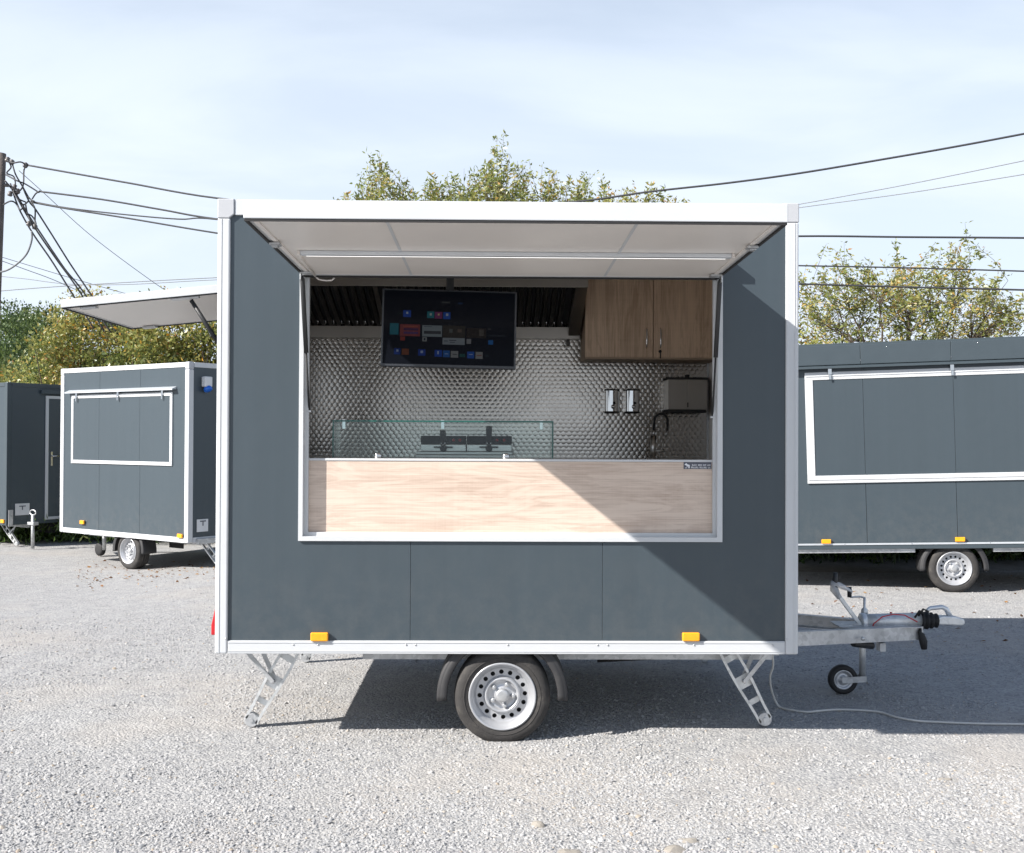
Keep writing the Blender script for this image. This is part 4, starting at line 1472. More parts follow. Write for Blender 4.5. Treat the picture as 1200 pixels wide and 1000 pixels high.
while x < HX1 - .10:
    if abs(x - divx) > 0.035:
        def mk():
            mb_ = MB()
            mb_.prism([(-.020, .0), (-.016, .016), (.010, .016), (.014, .0), (.010, .0), (.007, .012), (-.013, .012), (-.017, 0)], fa, (1, 0, 0), tuple(nrm), tuple(dd.normalized()), dd.length)
            return mb_.build('baffle', M_DARKSTEEL)
        share('baffle', mk, 'baffle', hood, (x, 0, 0))
        share('drain', lambda: MB().lathe([(0, 0), (.008, 0), (.006, .03), (0, .034)], fb + nrm * .018 + dd.normalized() * -.03, (0, -.35, 1), 8).build('drain_spout', M_CHROME), 'drain_spout', hood, (x + .02, 0, 0))
    x += step
MB().prism([(0, 0), (.03, 0), (.03, .006), (0, .006)], fa + V((divx - .015, 0, 0)) + nrm * .018, (1, 0, 0), tuple(nrm), tuple(dd.normalized()), dd.length).build('filter_divider', M_HOOD, hood)
MB().prism([(HX0 - .001, -.012), (HX1 - .09, -.012), (HX1 - .09, -.004), (HX0 - .001, -.004)], fa, (1, 0, 0), tuple(nrm), tuple(dd.normalized()), dd.length).build('filter_back', M_RUBBER, hood)
mbp = MB().tube([at(666, 398, 2.08), at(666, 406, 2.08)], .012, 8)
mbp.build('grease_tap', M_CERAM, hood)

# wall cupboard
cb = empty('wall_cupboard')
tag(cb, 'oak laminate wall cupboard with two doors and silver handles', 'cupboard')
KY = 1.78
kx0, kxm, kx1 = at(686.5, 400, KY).x, at(765.7, 400, KY).x, X1 - .06
kz0 = at(760, 419, KY).z
mbk = MB()
for (a, b, c, d, e2, f2) in ((kx0 - .004, kx0 + .012, KY + .019, YB - .013, kz0 - .012, ZT - .07), (kx1 - .016, kx1, KY + .019, YB - .013, kz0 - .012, ZT - .07),
                             (kx0 + .0125, kx1 - .0165, KY + .019, YB - .013, kz0 - .012, kz0 + .006), (kx0 + .0125, kx1 - .0165, KY + .019, YB - .013, ZT - .09, ZT - .07),
                             (kx0 + .0125, kx1 - .0165, YB - .028, YB - .013, kz0 + .0065, ZT - .0905)):
    mbk.box(a, b, c, d, e2, f2)
mbk.build('carcass', M_CARCASS, cb, .001)
d1 = bx('door', M_WOODV, cb, kx0 - .004, kxm - .002, KY, KY + .018, kz0, ZT - .075, .0015)
d2 = bx('door', M_WOODV, cb, kxm + .002, kx1, KY, KY + .018, kz0, ZT - .075, .0015)
for dr, px in ((d1, 757.5), (d2, 773.8)):
    za_, zb_ = at(px, 408, KY).z, at(px, 385, KY).z
    x = at(px, 395, KY).x
    MB().tube([(x, KY - .001, za_), (x, KY - .02, za_ + .008), (x, KY - .026, za_ + .03), (x, KY - .026, zb_ - .03), (x, KY - .02, zb_ - .008), (x, KY - .001, zb_)], .0055, 8).build('handle', M_CHROME, dr)
q = at(773.5, 412, KY)
lk = MB().lathe([(0, -.012), (.010, -.012), (.011, 0), (0, 0)], (q.x, KY - .0005, q.z), (0, 1, 0), 12)
lk.tube([(q.x, KY - .02, q.z - .005), (q.x, KY - .016, q.z - .05)], .004, 6)
lk.build('lock', M_RUBBER, d2)

# television hung from the ceiling
TY = 0.22
tv = empty('television')
tag(tv, 'flat television showing an app menu, hung from the ceiling in the hatch', 'television')
pa, pb, pc, pd = at(447.3, 337, TY), at(606.5, 341.5, TY), at(604, 433, TY), at(447, 429.5, TY)
ctr = (pa + pb + pc + pd) / 4
tw = ((pb - pa).length + (pc - pd).length) / 2
thh = ((pa - pd).length + (pb - pc).length) / 2
roll = math.atan2(-(pb.z - pa.z), pb.x - pa.x)
tv.location = ctr
tv.rotation_euler = (math.radians(-4), roll * 0.8, math.radians(1.5))
bx('casing', M_BEZEL, tv, -tw / 2, tw / 2, 0.004, 0.045, -thh / 2, thh / 2, .006)
bx('rear_bulge', M_BEZEL, tv, -tw / 2 + .12, tw / 2 - .12, 0.0455, 0.07, -thh / 2 + .03, thh / 2 - .08, .01)
scr = bx('screen', M_SCREEN, tv, -tw / 2 + .011, tw / 2 - .011, 0.0015, 0.0039, -thh / 2 + .016, thh / 2 - .010)
tiles = [(70, 150, 8, 24, (.05, .12, .3)), (225, 220, 285, 275, (.02, .10, .55)), (410, 225, 465, 278, (.02, .25, .32)), (470, 227, 527, 281, (.28, .05, .2)), (535, 228, 590, 284, (.02, .12, .6)),
         (125, 327, 192, 418, (.02, .22, .3)), (203, 333, 358, 428, (.30, .06, .07)), (375, 337, 528, 428, (.30, .36, .40)), (534, 335, 708, 432, (.05, .045, .04)), (534, 434, 706, 488, (.32, .37, .42)),
         (718, 350, 870, 430, (.03, .022, .022)), (207, 433, 243, 464, (.35, .05, .04)), (378, 434, 412, 467, (.35, .38, .4)), (720, 438, 755, 478, (.32, .33, .36)), (888, 444, 926, 480, (.02, .18, .55)),
         (162, 527, 212, 577, (.01, .05, .30)), (222, 529, 276, 578, (.24, .07, .03)), (348, 531, 404, 582, (.01, .06, .4)), (475, 533, 532, 588, (.01, .08, .5)), (540, 536, 592, 590, (.02, .14, .5)),
         (600, 538, 658, 592, (.32, .34, .36)), (668, 560, 712, 586, (.01, .10, .10)), (727, 540, 782, 595, (.02, .12, .55)), (792, 541, 847, 597, (.36, .37, .38)), (868, 560, 892, 580, (.03, .05, .07)),
         (520, 142, 584, 156, (.09, .10, .11)), (648, 147, 684, 160, (.02, .06, .16)), (170, 241, 212, 249, (.03, .06, .07)), (880, 405, 1025, 411, (.05, .07, .1)), (885, 352, 905, 358, (.2, .2, .2))]
SX0, SX1, SY0_, SY1_ = 75, 1090, 60, 650   # the screen in the zoomed picture the layout was read from


def spos(u, v):
    return (-tw / 2 + .011 + (u - SX0) / (SX1 - SX0) * (tw - .022), thh / 2 - .010 - (v - SY0_) / (SY1_ - SY0_) * (thh - .026))


tmats = {}


def tmat(c):
    if c not in tmats:
        tmats[c] = emit_mat('screen tile', c, 0.04)
    return tmats[c]


def tile(u0, v0, u1, v1, c, dy=0.0010, nm='screen_tile', par=None):
    (xa_, za_), (xb_, zb_) = spos(u0, max(v0, v1)), spos(u1, min(v0, v1))
    if xb_ - xa_ <= 0:
        return
    return bx(nm, tmat(c), par or scr, xa_, xb_, dy - .0003, dy, za_, zb_)


for (u0, v0, u1, v1, c) in tiles[1:]:
    tile(u0, v0, u1, v1, c)
# marks on the tiles
for (u0, v0, u1, v1, c) in ((248, 232, 264, 250, (.5, .6, .8)), (430, 238, 446, 258, (.5, .6, .6)), (492, 240, 506, 256, (.7, .5, .3)), (556, 238, 574, 258, (.5, .6, .8)), (225, 345, 340, 352, (.5, .12, .08)),
                            (232, 364, 345, 382, (.10, .03, .12)), (232, 392, 345, 410, (.12, .05, .2)), (388, 344, 450, 349, (.12, .15, .2)), (388, 382, 520, 406, (.06, .07, .09)), (585, 362, 610, 392, (.14, .16, .16)), (648, 362, 680, 388, (.16, .12, .1)),
                            (585, 450, 640, 456, (.05, .06, .1)), (590, 466, 630, 471, (.05, .06, .1)), (545, 457, 575, 462, (.05, .06, .1)), (388, 440, 402, 460, (.05, .07, .1)), (815, 360, 850, 412, (.12, .11, .1)),
                            (180, 538, 196, 555, (.4, .5, .8)), (366, 542, 386, 562, (.4, .5, .8)), (495, 542, 508, 568, (.4, .5, .8)), (552, 560, 580, 566, (.3, .45, .8)), (612, 562, 648, 568, (.1, .1, .12)),
                            (740, 560, 770, 566, (.4, .5, .8)), (800, 566, 840, 572, (.3, .08, .08))):
    tile(u0, v0, u1, v1, c, 0.0005, 'tile_mark')
mbt = MB()
mbt.box(-.021 + at(528, 0, TY).x - ctr.x, .021 + at(528, 0, TY).x - ctr.x, .0455, .075, thh / 2 - .14, ZT - .066 - ctr.z - .03)
mbt.build('ceiling_mount', M_BLACKPL, tv)

# soap dispensers
for px0, px1, lab in ((709.5, 726, 'chrome soap dispenser on the patterned wall, left of the pair'), (734, 750, 'chrome soap dispenser on the patterned wall, right of the pair')):
    dY = YB - .10
    xa_, xb_ = at(px0, 470, dY).x, at(px1, 470, dY).x
    zt_, zb_ = at(720, 456, dY).z, at(720, 484, dY).z
    cxm, hw = (xa_ + xb_) / 2, (xb_ - xa_) / 2
    dsp = empty('soap_dispenser')
    dsp.location = (cxm, dY, zb_)
    tag(dsp, lab, 'soap dispenser', 'soap dispensers on the back wall')
    hh = zt_ - zb_
    pl = [(-hw, .09), (-hw, .02), (-hw * .75, .004), (-hw * .3, -.004), (hw * .3, -.004), (hw * .75, .004), (hw, .02), (hw, .09)]
    rnd = [(hw * math.sin(a) * (1 if abs(a) < 1.5 else 1), .022 - .030 * math.cos(a) ** .8 if abs(a) < 1.55 else .022) for a in np.linspace(-1.5, 1.5, 17)]
    rnd = [(-hw, .09)] + rnd + [(hw, .09)]
    mbd = MB()
    nn = len(rnd)
    mbd.add([(a, b, .012) for a, b in rnd] + [(a, b, hh - .012) for a, b in rnd], [(k, k + 1, nn + k + 1, nn + k) for k in range(nn - 1)], True)
    ob = mbd.build('body', M_CHROME, dsp)
    pl = rnd
    MB().prism([(a * 1.01, b - .001) for a, b in pl], (0, 0, hh - .0115), (1, 0, 0), (0, 1, 0), (0, 0, 1), .011).build('lid', M_RUBBER, dsp, .002)
    MB().prism([(a * 1.01, b - .001) for a, b in pl], (0, 0, 0.0005), (1, 0, 0), (0, 1, 0), (0, 0, 1), .011).build('base', M_RUBBER, dsp, .002)
    MB().lathe([(0, -.012), (.012, -.012), (.016, 0), (0, 0)], (.004, -.0085, .045), (0, 1, 0), 14).build('push_button', M_CHROME, dsp)
    MB().lathe([(0, -.010), (.010, -.010), (.011, 0), (0, 0)], (.012, -.0080, .072), (0, 1, 0), 12).build('sight_glass', M_RUBBER, dsp)

# tap
tY = 1.92
tap = empty('kitchen_tap')
tp = at(765.5, 538, tY)
tag(tap, 'steel kitchen tap with black swan neck hose below the wall box', 'tap')
tap.location = (tp.x, tY, WZ)


def tq(px, py):
    p = at(px, py, tY)
    return (p.x - tp.x, 0, p.z - WZ)


z_ = tq(766, 511)[2]
MB().tube([(0, 0, 0.001), (0, 0, z_)], .019, 16).build('body', M_STEEL, tap)
MB().tube([tq(766.5, 535), tq(766.5, 513)], .014, 12).build('grip_sleeve', M_BLACKPL, tap)
a0 = tq(766, 512)
MB().tube([a0, tq(766.2, 504)], .009, 10).build('collar', M_CHROME, tap)
arc = [tq(766, 504)] + [tq(774.5 - 7.8 * math.cos(t), 494 - 9 * math.sin(t)) for t in np.linspace(0, math.pi, 11)] + [tq(782, 505)]
MB().tube(arc, .0085, 10).build('hose', M_RUBBER, tap)
MB().tube([tq(781.6, 505), tq(780, 512)], .010, 10).build('spray_head', M_STEEL, tap)
MB().tube([tq(768, 528.5), tq(778, 528.5)], .011, 10).build('lever_hub', M_STEEL, tap)
MB().tube([tq(776.5, 527), tq(777, 517)], .004, 8).build('lever', M_STEEL, tap)

# stainless wall box with two doors at the right of the back wall
wb = empty('steel_wall_box')
tag(wb, 'dark stainless wall box with two flaps and black trims under the cupboard', 'wall box')
wy = YB - .20
w0, w1 = at(783, 460, wy).x, at(829, 460, wy).x
wt, wbm = at(800, 445, wy).z, at(800, 480, wy).z
wm = at(806, 460, wy).x
bx('housing', M_HOOD, wb, w0, w1, wy + .012, YB - .0125, wbm, wt)
bx('flap', M_HOOD, wb, w0, wm - .0015, wy, wy + .0115, wbm, wt, .001)
bx('flap', M_HOOD, wb, wm + .0015, w1, wy, wy + .0115, wbm, wt, .001)
bx('top_trim', M_RUBBER, wb, w0 - .012, w1 + .01, wy - .008, YB - .0125, wt + .0005, wt + .016)
bx('bottom_trim', M_RUBBER, wb, w0 - .012, w1 - .01, wy - .008, YB - .0125, wbm - .022, wbm - .0005)
bx('catch', M_RUBBER, wb, wm - .004, wm + .004, wy - .006, wy - .0005, wbm + .015, wbm + .05)
MB().lathe([(0, 0), (.016, 0), (.018, .02), (0, .022)], ((w0 + w1) / 2, wy + .03, wt + .0165), (0, 0, 1), 12).build('filler_cap', M_RUBBER, wb)
# white cable on the ground
cbl = [at(905, 760, .70), at(906, 780, .72), at(902.5, 793, .74), at(904, 808, .77), at(909, 822, .79)]
gp = [(914, 829), (925, 832), (945, 834.5), (962, 833), (980, 831.5), (1005, 832), (1030, 834), (1050, 840), (1075, 844.5), (1100, 846), (1130, 847.5), (1160, 848.5), (1185, 849), (1215, 850), (1260, 852), (1330, 850)]


def ground_at(px, py):
    d = ray(px, py)
    t = (0.006 - CAM.z) / d.z
    return CAM + d * t


def smooth(pts, n=6):
    o = []
    P_ = [pts[0]] + list(pts) + [pts[-1]]
    for i in range(1, len(P_) - 2):
        for k in range(n):
            t = k / n
            a, b, c, d = P_[i - 1], P_[i], P_[i + 1], P_[i + 2]
            o.append(0.5 * ((2 * b) + (c - a) * t + (2 * a - 5 * b + 4 * c - d) * t * t + (3 * b - a - 3 * c + d) * t ** 3))
    o.append(pts[-1])
    return o


gpts = []
for p in gp:
    q = ground_at(*p)
    q.z = ground_h(q.x, q.y) + 0.011
    gpts.append(q)
cab = MB().tube(smooth(cbl + gpts), 0.0065, 8).build('extension_cable', M_CABLE)
tag(cab, 'thin off-white power cable hanging from the trailer and trailing over the gravel', 'cable')

# larger stones
for i, (px, py, r, sx, lab) in enumerate(((792, 995, .045, 1.0, 'flat beige stone lying in the gravel at the bottom edge'), (808, 984, .03, 1.4, 'long pale stone half buried behind the flat beige stone'),
                                          (631, 966, .028, 1.0, 'angular pale grey stone standing up in the gravel'), (668, 998, .035, 1.2, 'whitish stone at the bottom edge left of the flat beige stone'),
                                          (1106, 911, .02, 1.6, 'small flat grey stone lying right of the cable'))):
    q = ground_at(px, py)
    bmv, bmf = [], []
    import bmesh
    bm = bmesh.new()
    bmesh.ops.create_icosphere(bm, subdivisions=2, radius=1)
    for v_ in bm.verts:
        n_ = mnoise.noise(v_.co * 1.1 + V((i * 7.1, 0, 0))) * .35 + mnoise.noise(v_.co * 3 + V((i * 3.1, 5, 0))) * .12
        v_.co *= 1 + n_
        v_.co.x *= 1.35 * sx; v_.co.z *= .55 if i != 2 else 1.0
    bm.transform(Matrix.Rotation(i * 1.3 + .4, 4, 'Z') if i in (0, 2) else Matrix.Identity(4))
    me = bpy.data.meshes.new('stone'); bm.to_mesh(me); bm.free()
    me.materials.append(M_ROCK)
    o = bpy.data.objects.new('stone', me); COL.objects.link(o)
    o.scale = (r * .85, r * .85, r * .85); o.location = (q.x, q.y, ground_h(q.x, q.y) - r * .05)
    tag(o, lab, 'stone', 'larger stones in the gravel')


# ------------------------------------------------------------------ the other trailers
def frame_matrix(o, ex, tilt=0.0):
    ex = V((ex[0], ex[1], 0)).normalized()
    ey = V((-ex.y, ex.x, 0))
    ex = V((ex.x * math.cos(tilt), ex.y * math.cos(tilt), math.sin(tilt)))
    ez = ex.cross(ey)
    return Matrix(((ex.x, ey.x, ez.x, o[0]), (ex.y, ey.y, ez.y, o[1]), (ex.z, ey.z, ez.z, o[2]), (0, 0, 0, 1)))


def shell(root, W, D, zb, zt, joints, trim, post=0.085, rail=0.07, cap=True):
    """panelled box: face panels split at the joints, end and rear walls, posts, rails and roof"""
    js = [post - .01] + list(joints) + [W - post + .01]
    for a, b in zip(js, js[1:]):
        bx('wall_panel', M_ANTH, root, a + .002, b - .002, 0, .04, zb + rail - .01, zt - rail + .01, .0015)
    bx('end_wall', M_ANTH, root, .004, .044, .06, D - .06, zb + rail - .01, zt - rail + .01)
    bx('end_wall', M_ANTH, root, W - .044, W - .004, .06, D - .06, zb + rail - .01, zt - rail + .01)
    bx('rear_wall', M_ANTH, root, .06, W - .06, D - .044, D - .004, zb + rail - .01, zt - rail + .01)
    for x0, x1 in ((0, post), (W - post, W)):
        for y0, y1 in ((-.014, post - .014), (D - post + .014, D + .014)):
            c = 0.10 if cap else 0.0
            bx('corner_post', trim, root, x0, x1, y0, y1, zb, zt - c, .012)
            if cap:
                bx('corner_cap', M_CAP, root, x0 - .002, x1 + .002, y0 - .002, y1 + .002, zt - c + .0005, zt + .001, .014)
    for y0, y1 in ((-.010, .06), (D - .06, D + .010)):
        bx('bottom_rail', trim, root, post + .0015, W - post - .0015, y0, y1, zb, zb + rail, .003)
        bx('top_rail', trim, root, post + .0035, W - post - .0035, y0, y1, zt - rail, zt - .004, .003)
    for x0, x1 in ((-.004, .06), (W - .06, W + .004)):
        bx('side_bottom_rail', trim, root, x0, x1, post - .012, D - post + .012, zb, zb + rail, .003)
        bx('side_top_rail', trim, root, x0, x1, post - .010, D - post + .010, zt - rail, zt - .004, .003)
    bx('roof', M_WHITE, root, .05, W - .05, .05, D - .05, zt - .04, zt - .010)
    bx('floor', M_FLOORV, root, .05, W - .05, .06, D - .06, zb + .02, zb + .05)


def closed_hatch(root, x0, x1, z0, z1, joints, fw=.045, trim=None):
    """closed serving hatch: flush flap panels inside a bright four-sided frame"""
    hatch = empty('closed_hatch', root)
    js = [x0 + fw] + [j for j in joints if x0 + fw < j < x1 - fw] + [x1 - fw]
    for a, b in zip(js, js[1:]):
        bx('flap_panel', M_ANTH, hatch, a + .0015, b - .0015, -.010, -.001, z0 + fw, z1 - fw, .001)
    for (a, b, c, d) in ((x0, x1, z0, z0 + fw), (x0, x1, z1 - fw, z1), (x0, x0 + fw, z0 + fw + .0005, z1 - fw - .0005), (x1 - fw, x1, z0 + fw + .0005, z1 - fw - .0005)):
        bx('frame_member', M_ALU, hatch, a, b, -.018, -.0008, c, d, .003)
        if b - a > d - c:
            bx('frame_bead', M_ALU, hatch, a + .012, b - .012, -.024, -.0185, (c + d) / 2 - .006, (c + d) / 2 + .006, .002)
    return hatch


def gutter(root, x0, x1, z, trim, hinges=()):
    gt = MB().prism([(-.001, z), (-.045, z - .020), (-.075, z - .030), (-.075, z - .050), (-.070, z - .050), (-.055, z - .034), (-.001, z - .040)], (x0, 0, 0), (0, 1, 0), (0, 0, 1), (1, 0, 0), x1 - x0).build('gutter', trim, root)
    for x in hinges:
        mb_ = MB().box(x - .02, x + .02, -.034, -.0255, z - .115, z - .045)
        mb_.box(x - .012, x + .012, -.040, -.0345, z - .17, z - .115)
        mb_.build('hatch_catch', M_CHROME, root, .002)
    return gt


# --- trailer to the left, turned away from the camera
def depth_point(px, py, dist):
    d = ray(px, py)
    return CAM + d * (dist / d.dot(CF))


LN = depth_point(221, 637, 14.66)
LF = depth_point(70.5, 623, 16.36)
ZG_L = gz(-5.0, 9.4)
exl = (LN - LF); LW = math.hypot(exl.x, exl.y)
ML = frame_matrix((LF.x, LF.y, ZG_L), exl)
lt = empty('food_trailer', M=ML)
tag(lt, 'small dark grey trailer with bright white edges and closed hatch, left of the open one', 'food trailer')


def L(px, py, y=0.0):
    return on_frame(px, py, ML, y)


lzb = (LN.z + LF.z) / 2 - ZG_L
lzt = lzb + 2.44
lj = [L(116, 580)[0], L(163.7, 580)[0]]
LD = 2.2
shell(lt, LW, LD, lzb, lzt, lj, M_ALU)
h0, h1 = L(84.3, 541), L(203, 461)
hb_z = (L(84.5, 542)[1] + L(203, 547)[1]) / 2
ht_z = (L(84.5, 463)[1] + L(203, 460)[1]) / 2
closed_hatch(lt, h0[0], h1[0], hb_z, ht_z, lj, .05)
gutter(lt, L(81, 457)[0], L(207, 455)[0], ht_z + .075, M_SILVER, [L(91.5, 463)[0], L(140, 463)[0], L(192, 463)[0]])
for px, py in ((98, 612), (212.5, 628)):
    a = L(px, py); marker_lamp(lt, a[0], a[1], -.011, .10, .055)
lwx = L(150, 650, .03)[0]
wheel(lt, (lwx, .03, .25), .8)
wheel(lt, (lwx, LD - .225, .25), .3)
mudguard(lt, lwx, .25, .025, .245, lzb + .03)
bx('mud_flap', M_BLACKPL, lt, lwx + .30, lwx + .60, .5, .52, lzb - .16, lzb + .01)
for y in (.42, LD - .46):
    bx('chassis_rail', M_GALV, lt, .1, LW - .12, y, y + .05, lzb - .075, lzb + .019)
stabiliser(lt, (LW - .16, lzb), (LW + .30, .055), (LW + .36, lzb), .35)
stabiliser(lt, (LW - .16, lzb), (LW + .30, .055), (LW + .36, lzb), LD - .4)
bx('end_step', M_GALV, lt, LW + .006, LW + .05, .12, LD - .12, lzb - .02, lzb + .05, .004)
# power inlet and plates on the shaded end wall
q = on_frame(240, 452, ML @ Matrix.Translation((LW, 0, 0)) @ Matrix.Rotation(math.radians(90), 4, 'Z'), 0)
iy, iz = q[0], q[1]
pin = bx('power_inlet', M_LGREY, lt, LW + .0005, LW + .09, iy - .06, iy + .06, iz - .02, iz + .12, .012)
MB().lathe([(0, 0), (.045, 0), (.058, .02), (.058, .05), (.045, .058), (0, .058)], (LW + .05, iy, iz - .022), (.5, 0, -.86), 16).build('inlet_cover', M_BLUE, pin)
bx('data_plate', M_LGREY, lt, LW + .0005, LW + .008, .13, .32, lzb + .14, lzb + .31, .002)
MB().box(LW + .0085, LW + .010, .18, .28, lzb + .275, lzb + .292).box(LW + .0085, LW + .010, .222, .24, lzb + .22, lzb + .2745).build('plate_mark', M_PRINTD, lt)
# drawbar, jockey wheel and prop stand at its far end
dbl = drawbar(lt, .02, -.78, LD / 2 - .2, lzb - .03, lzb - .03, .45)
bx('coupling', M_GALV, lt, -1.0, -.60, LD / 2 - .26, LD / 2 - .14, lzb + .01, lzb + .08, .01)
pxs, pzs = on_frame(38.5, 647, ML, LD / 2 - .3)
ps = empty('prop_stand', lt)
psx = on_frame(38.5, 620, ML, LD / 2 - .3)[0]
MB().tube([(psx, LD / 2 - .3, 0.0), (psx, LD / 2 - .3, .56)], .028, 12).build('stand_tube', M_GALV, ps)
MB().tube([(psx + .085 * math.cos(t), LD / 2 - .3, .60 + .042 * math.sin(t)) for t in np.linspace(0, 2 * math.pi, 17)], .011, 8).build('ring_handle', M_GALV, ps)
bx('clamp_plate', M_GALV, ps, psx - .09, psx + .09, LD / 2 - .35, LD / 2 - .25, lzb - .05, lzb + .0, .006)
jx_ = L(122, 650, 0.8)[0]
MB().tube([(jx_, .8, .1), (jx_, .8, lzb)], .03, 12).build('jockey_stem', M_GALV, lt)
MB().lathe([(0, -.04), (.06, -.04), (.10, -.03), (.105, 0), (.10, .03), (.06, .04), (0, .04)], (jx_ - .10, .8, .105), (0, 1, 0), 20).build('jockey_tyre', M_RUBBER, lt)

# --- far left trailer, its shaded end with a door
FN = depth_point(8, 616, 18.4)
ZG_F = gz(FN.x, FN.y)
FWd = 3.6
exf = V((exl.x, exl.y, 0)).normalized()
MF = frame_matrix((FN.x - exf.x * FWd, FN.y - exf.y * FWd, ZG_F), exl)
ft = empty('food_trailer', M=MF)
tag(ft, 'dark trailer with a framed door in its shaded end, at the far left edge', 'food trailer')
fzb = FN.z - ZG_F
fzt = on_frame(8, 448, MF, 0)[1]
shell(ft, FWd, 2.2, fzb, fzt, [1.2, 2.4], M_ANTHTRIM, cap=False)
ME = MF @ Matrix.Translation((FWd, 0, 0)) @ Matrix.Rotation(math.radians(90), 4, 'Z')
dx0 = on_frame(52.5, 560, ME, 0)[0]
dz1, dz0 = on_frame(54, 464, ME, 0)[1], on_frame(54, 609, ME, 0)[1]
door = empty('door', ft)
bx('door_leaf', M_ANTH, door, FWd + .003, FWd + .02, dx0 + .05, dx0 + .78, dz0 + .05, dz1 - .05)
for (a, b, c, d) in ((dx0, dx0 + .05, dz0, dz1), (dx0 + .78, dx0 + .83, dz0, dz1), (dx0 + .0505, dx0 + .7795, dz0, dz0 + .0495), (dx0 + .0505, dx0 + .7795, dz1 - .0495, dz1)):
    bx('door_frame', M_ALU, door, FWd + .002, FWd + .028, a, b, c, d, .003)
hz_ = on_frame(57, 538, ME, 0)[1]
bx('handle_plate', M_CHROME, door, FWd + .0205, FWd + .032, dx0 + .09, dx0 + .13, hz_ - .12, hz_ + .13, .004)
MB().tube([(FWd + .03, dx0 + .11, hz_ + .05), (FWd + .08, dx0 + .11, hz_ + .05), (FWd + .085, dx0 + .13, hz_ + .05), (FWd + .085, dx0 + .27, hz_ + .05)], .012, 8).build('handle', M_CHROME, door)
bx('gutter', M_ANTHTRIM, ft, FWd + .002, FWd + .06, dx0 - .10, dx0 + .92, dz1 + .03, dz1 + .10, .004)
marker_lamp(ft, on_frame(4.5, 611, MF, 0)[0], on_frame(5, 611, MF, 0)[1], -.011, .10, .06)
bx('data_plate', M_LGREY, ft, FWd + .005, FWd + .012, .14, .40, fzb + .16, fzb + .36, .002)
MB().box(FWd + .0125, FWd + .014, .21, .33, fzb + .305, fzb + .322).box(FWd + .0125, FWd + .014, .26, .28, fzb + .25, fzb + .3045).build('plate_mark', M_PRINTD, ft)
bx('corner_bracket', M_GALV, ft, FWd + .005, FWd + .02, .02, .10, fzb - .02, fzb + .26, .004)
for y in (.03, 2.2 - .225):
    wheel(ft, (FWd - 1.9, y, .25), .5)
for y in (.42, 1.74):
    bx('chassis_rail', M_GALV, ft, .1, FWd - .1, y, y + .05, fzb - .07, fzb + .019)
stabiliser(ft, (FWd - .5, fzb), (FWd - .05, .055), (FWd - .02, fzb), .2)
stabiliser(ft, (FWd - .5, fzb), (FWd - .05, .055), (FWd - .02, fzb), 1.9)
bx('tow_jack', M_RUBBER, ft, FWd - .6, FWd - .2, .9, 1.1, fzb - .2, fzb)

# --- long trailer to the right, all dark
RP = depth_point(1118, 689, 11.75)
al = math.radians(-10.6)
tl = 0.030
RL = 6.2
ex_r = V((math.cos(al), math.sin(al)))
u0 = 2.32       # from the left end to the wheel
MR = frame_matrix((RP.x - ex_r.x * u0, RP.y - ex_r.y * u0, RP.z - u0 * math.tan(tl)), ex_r, tl)
rt = empty('food_trailer', M=MR)
tag(rt, 'long all dark grey trailer with closed white framed hatch, right of the open one', 'food trailer')


def Rr(px, py, y=0.0):
    return on_frame(px, py, MR, y)


rzb = Rr(1070, 643.2)[1]
rzt = (Rr(945, 404)[1] + Rr(1195, 393.5)[1]) / 2
rj = [Rr(1013, 520)[0], Rr(1119, 520)[0]]
rj += [rj[1] + (rj[1] - rj[0]) * k for k in (1, 2, 3)]
RD = 2.25
shell(rt, RL, RD, rzb, rzt, rj, M_ANTHTRIM, rail=.06, cap=False)
# skirt line and boxed fascia at the roof
bx('skirt_bead', M_SILVER, rt, .10, RL - .1, -.017, -.0105, Rr(1070, 637.5)[1] - .006, Rr(1070, 636.5)[1] + .004)
fz1 = rzt - .03
fz0 = (Rr(945, 429)[1] + Rr(1190, 421)[1]) / 2
for a, b in zip([.02] + [j - .02 for j in rj], [j - .023 for j in rj] + [RL - .02]):
    bx('fascia_panel', M_ANTHTRIM, rt, a, b, -.05, -.0105, fz0, fz1, .004)
for j in [.35] + rj:
    rivet(rt, j + .25, -.051, fz1 - .03, M_CHROME); rivet(rt, j - .02, -.051, fz0 + .04, M_CHROME)
hx0 = Rr(944.5, 500)[0]
hzt = (Rr(946, 437)[1] + Rr(1195, 428.5)[1]) / 2
hzb = (Rr(948, 567.5)[1] + Rr(1195, 562)[1]) / 2
closed_hatch(rt, hx0, hx0 + 4.5, hzb, hzt, rj, .085)
gutter(rt, .05, RL - .05, fz0 + .012, M_ANTHTRIM, [Rr(972, 437)[0], Rr(1115, 433)[0], Rr(1115, 433)[0] + 1.35])
for px, py in ((968, 634.5), (1124.5, 632)):
    a = Rr(px, py); marker_lamp(rt, a[0], a[1], -.011, .10, .048)
for j in (.6, 1.2, 1.9, 2.7, 3.4):
    rivet(rt, j, -.0175, Rr(1070, 637)[1], M_CHROME)
rwx = Rr(1118.5, 668, .03)[0]
rwz = Rr(1118.5, 666.5, .03)[1]
wheel(rt, (rwx, .03, rwz), .6)
mudguard(rt, rwx, rwz, .025, .245, rzb + .03)
for y in (.02, RD - .10):
    bx('chassis_rail', M_GALV, rt, .06, rwx - .40, y, y + .06, rzb - .042, rzb - .0005)
    bx('chassis_rail', M_GALV, rt, rwx + .40, RL - .1, y, y + .06, rzb - .042, rzb - .0005)
MB().tube([(rwx, .25, rwz + .06), (rwx, RD - .25, rwz + .06)], .05, 8).build('axle', M_GALV, rt)
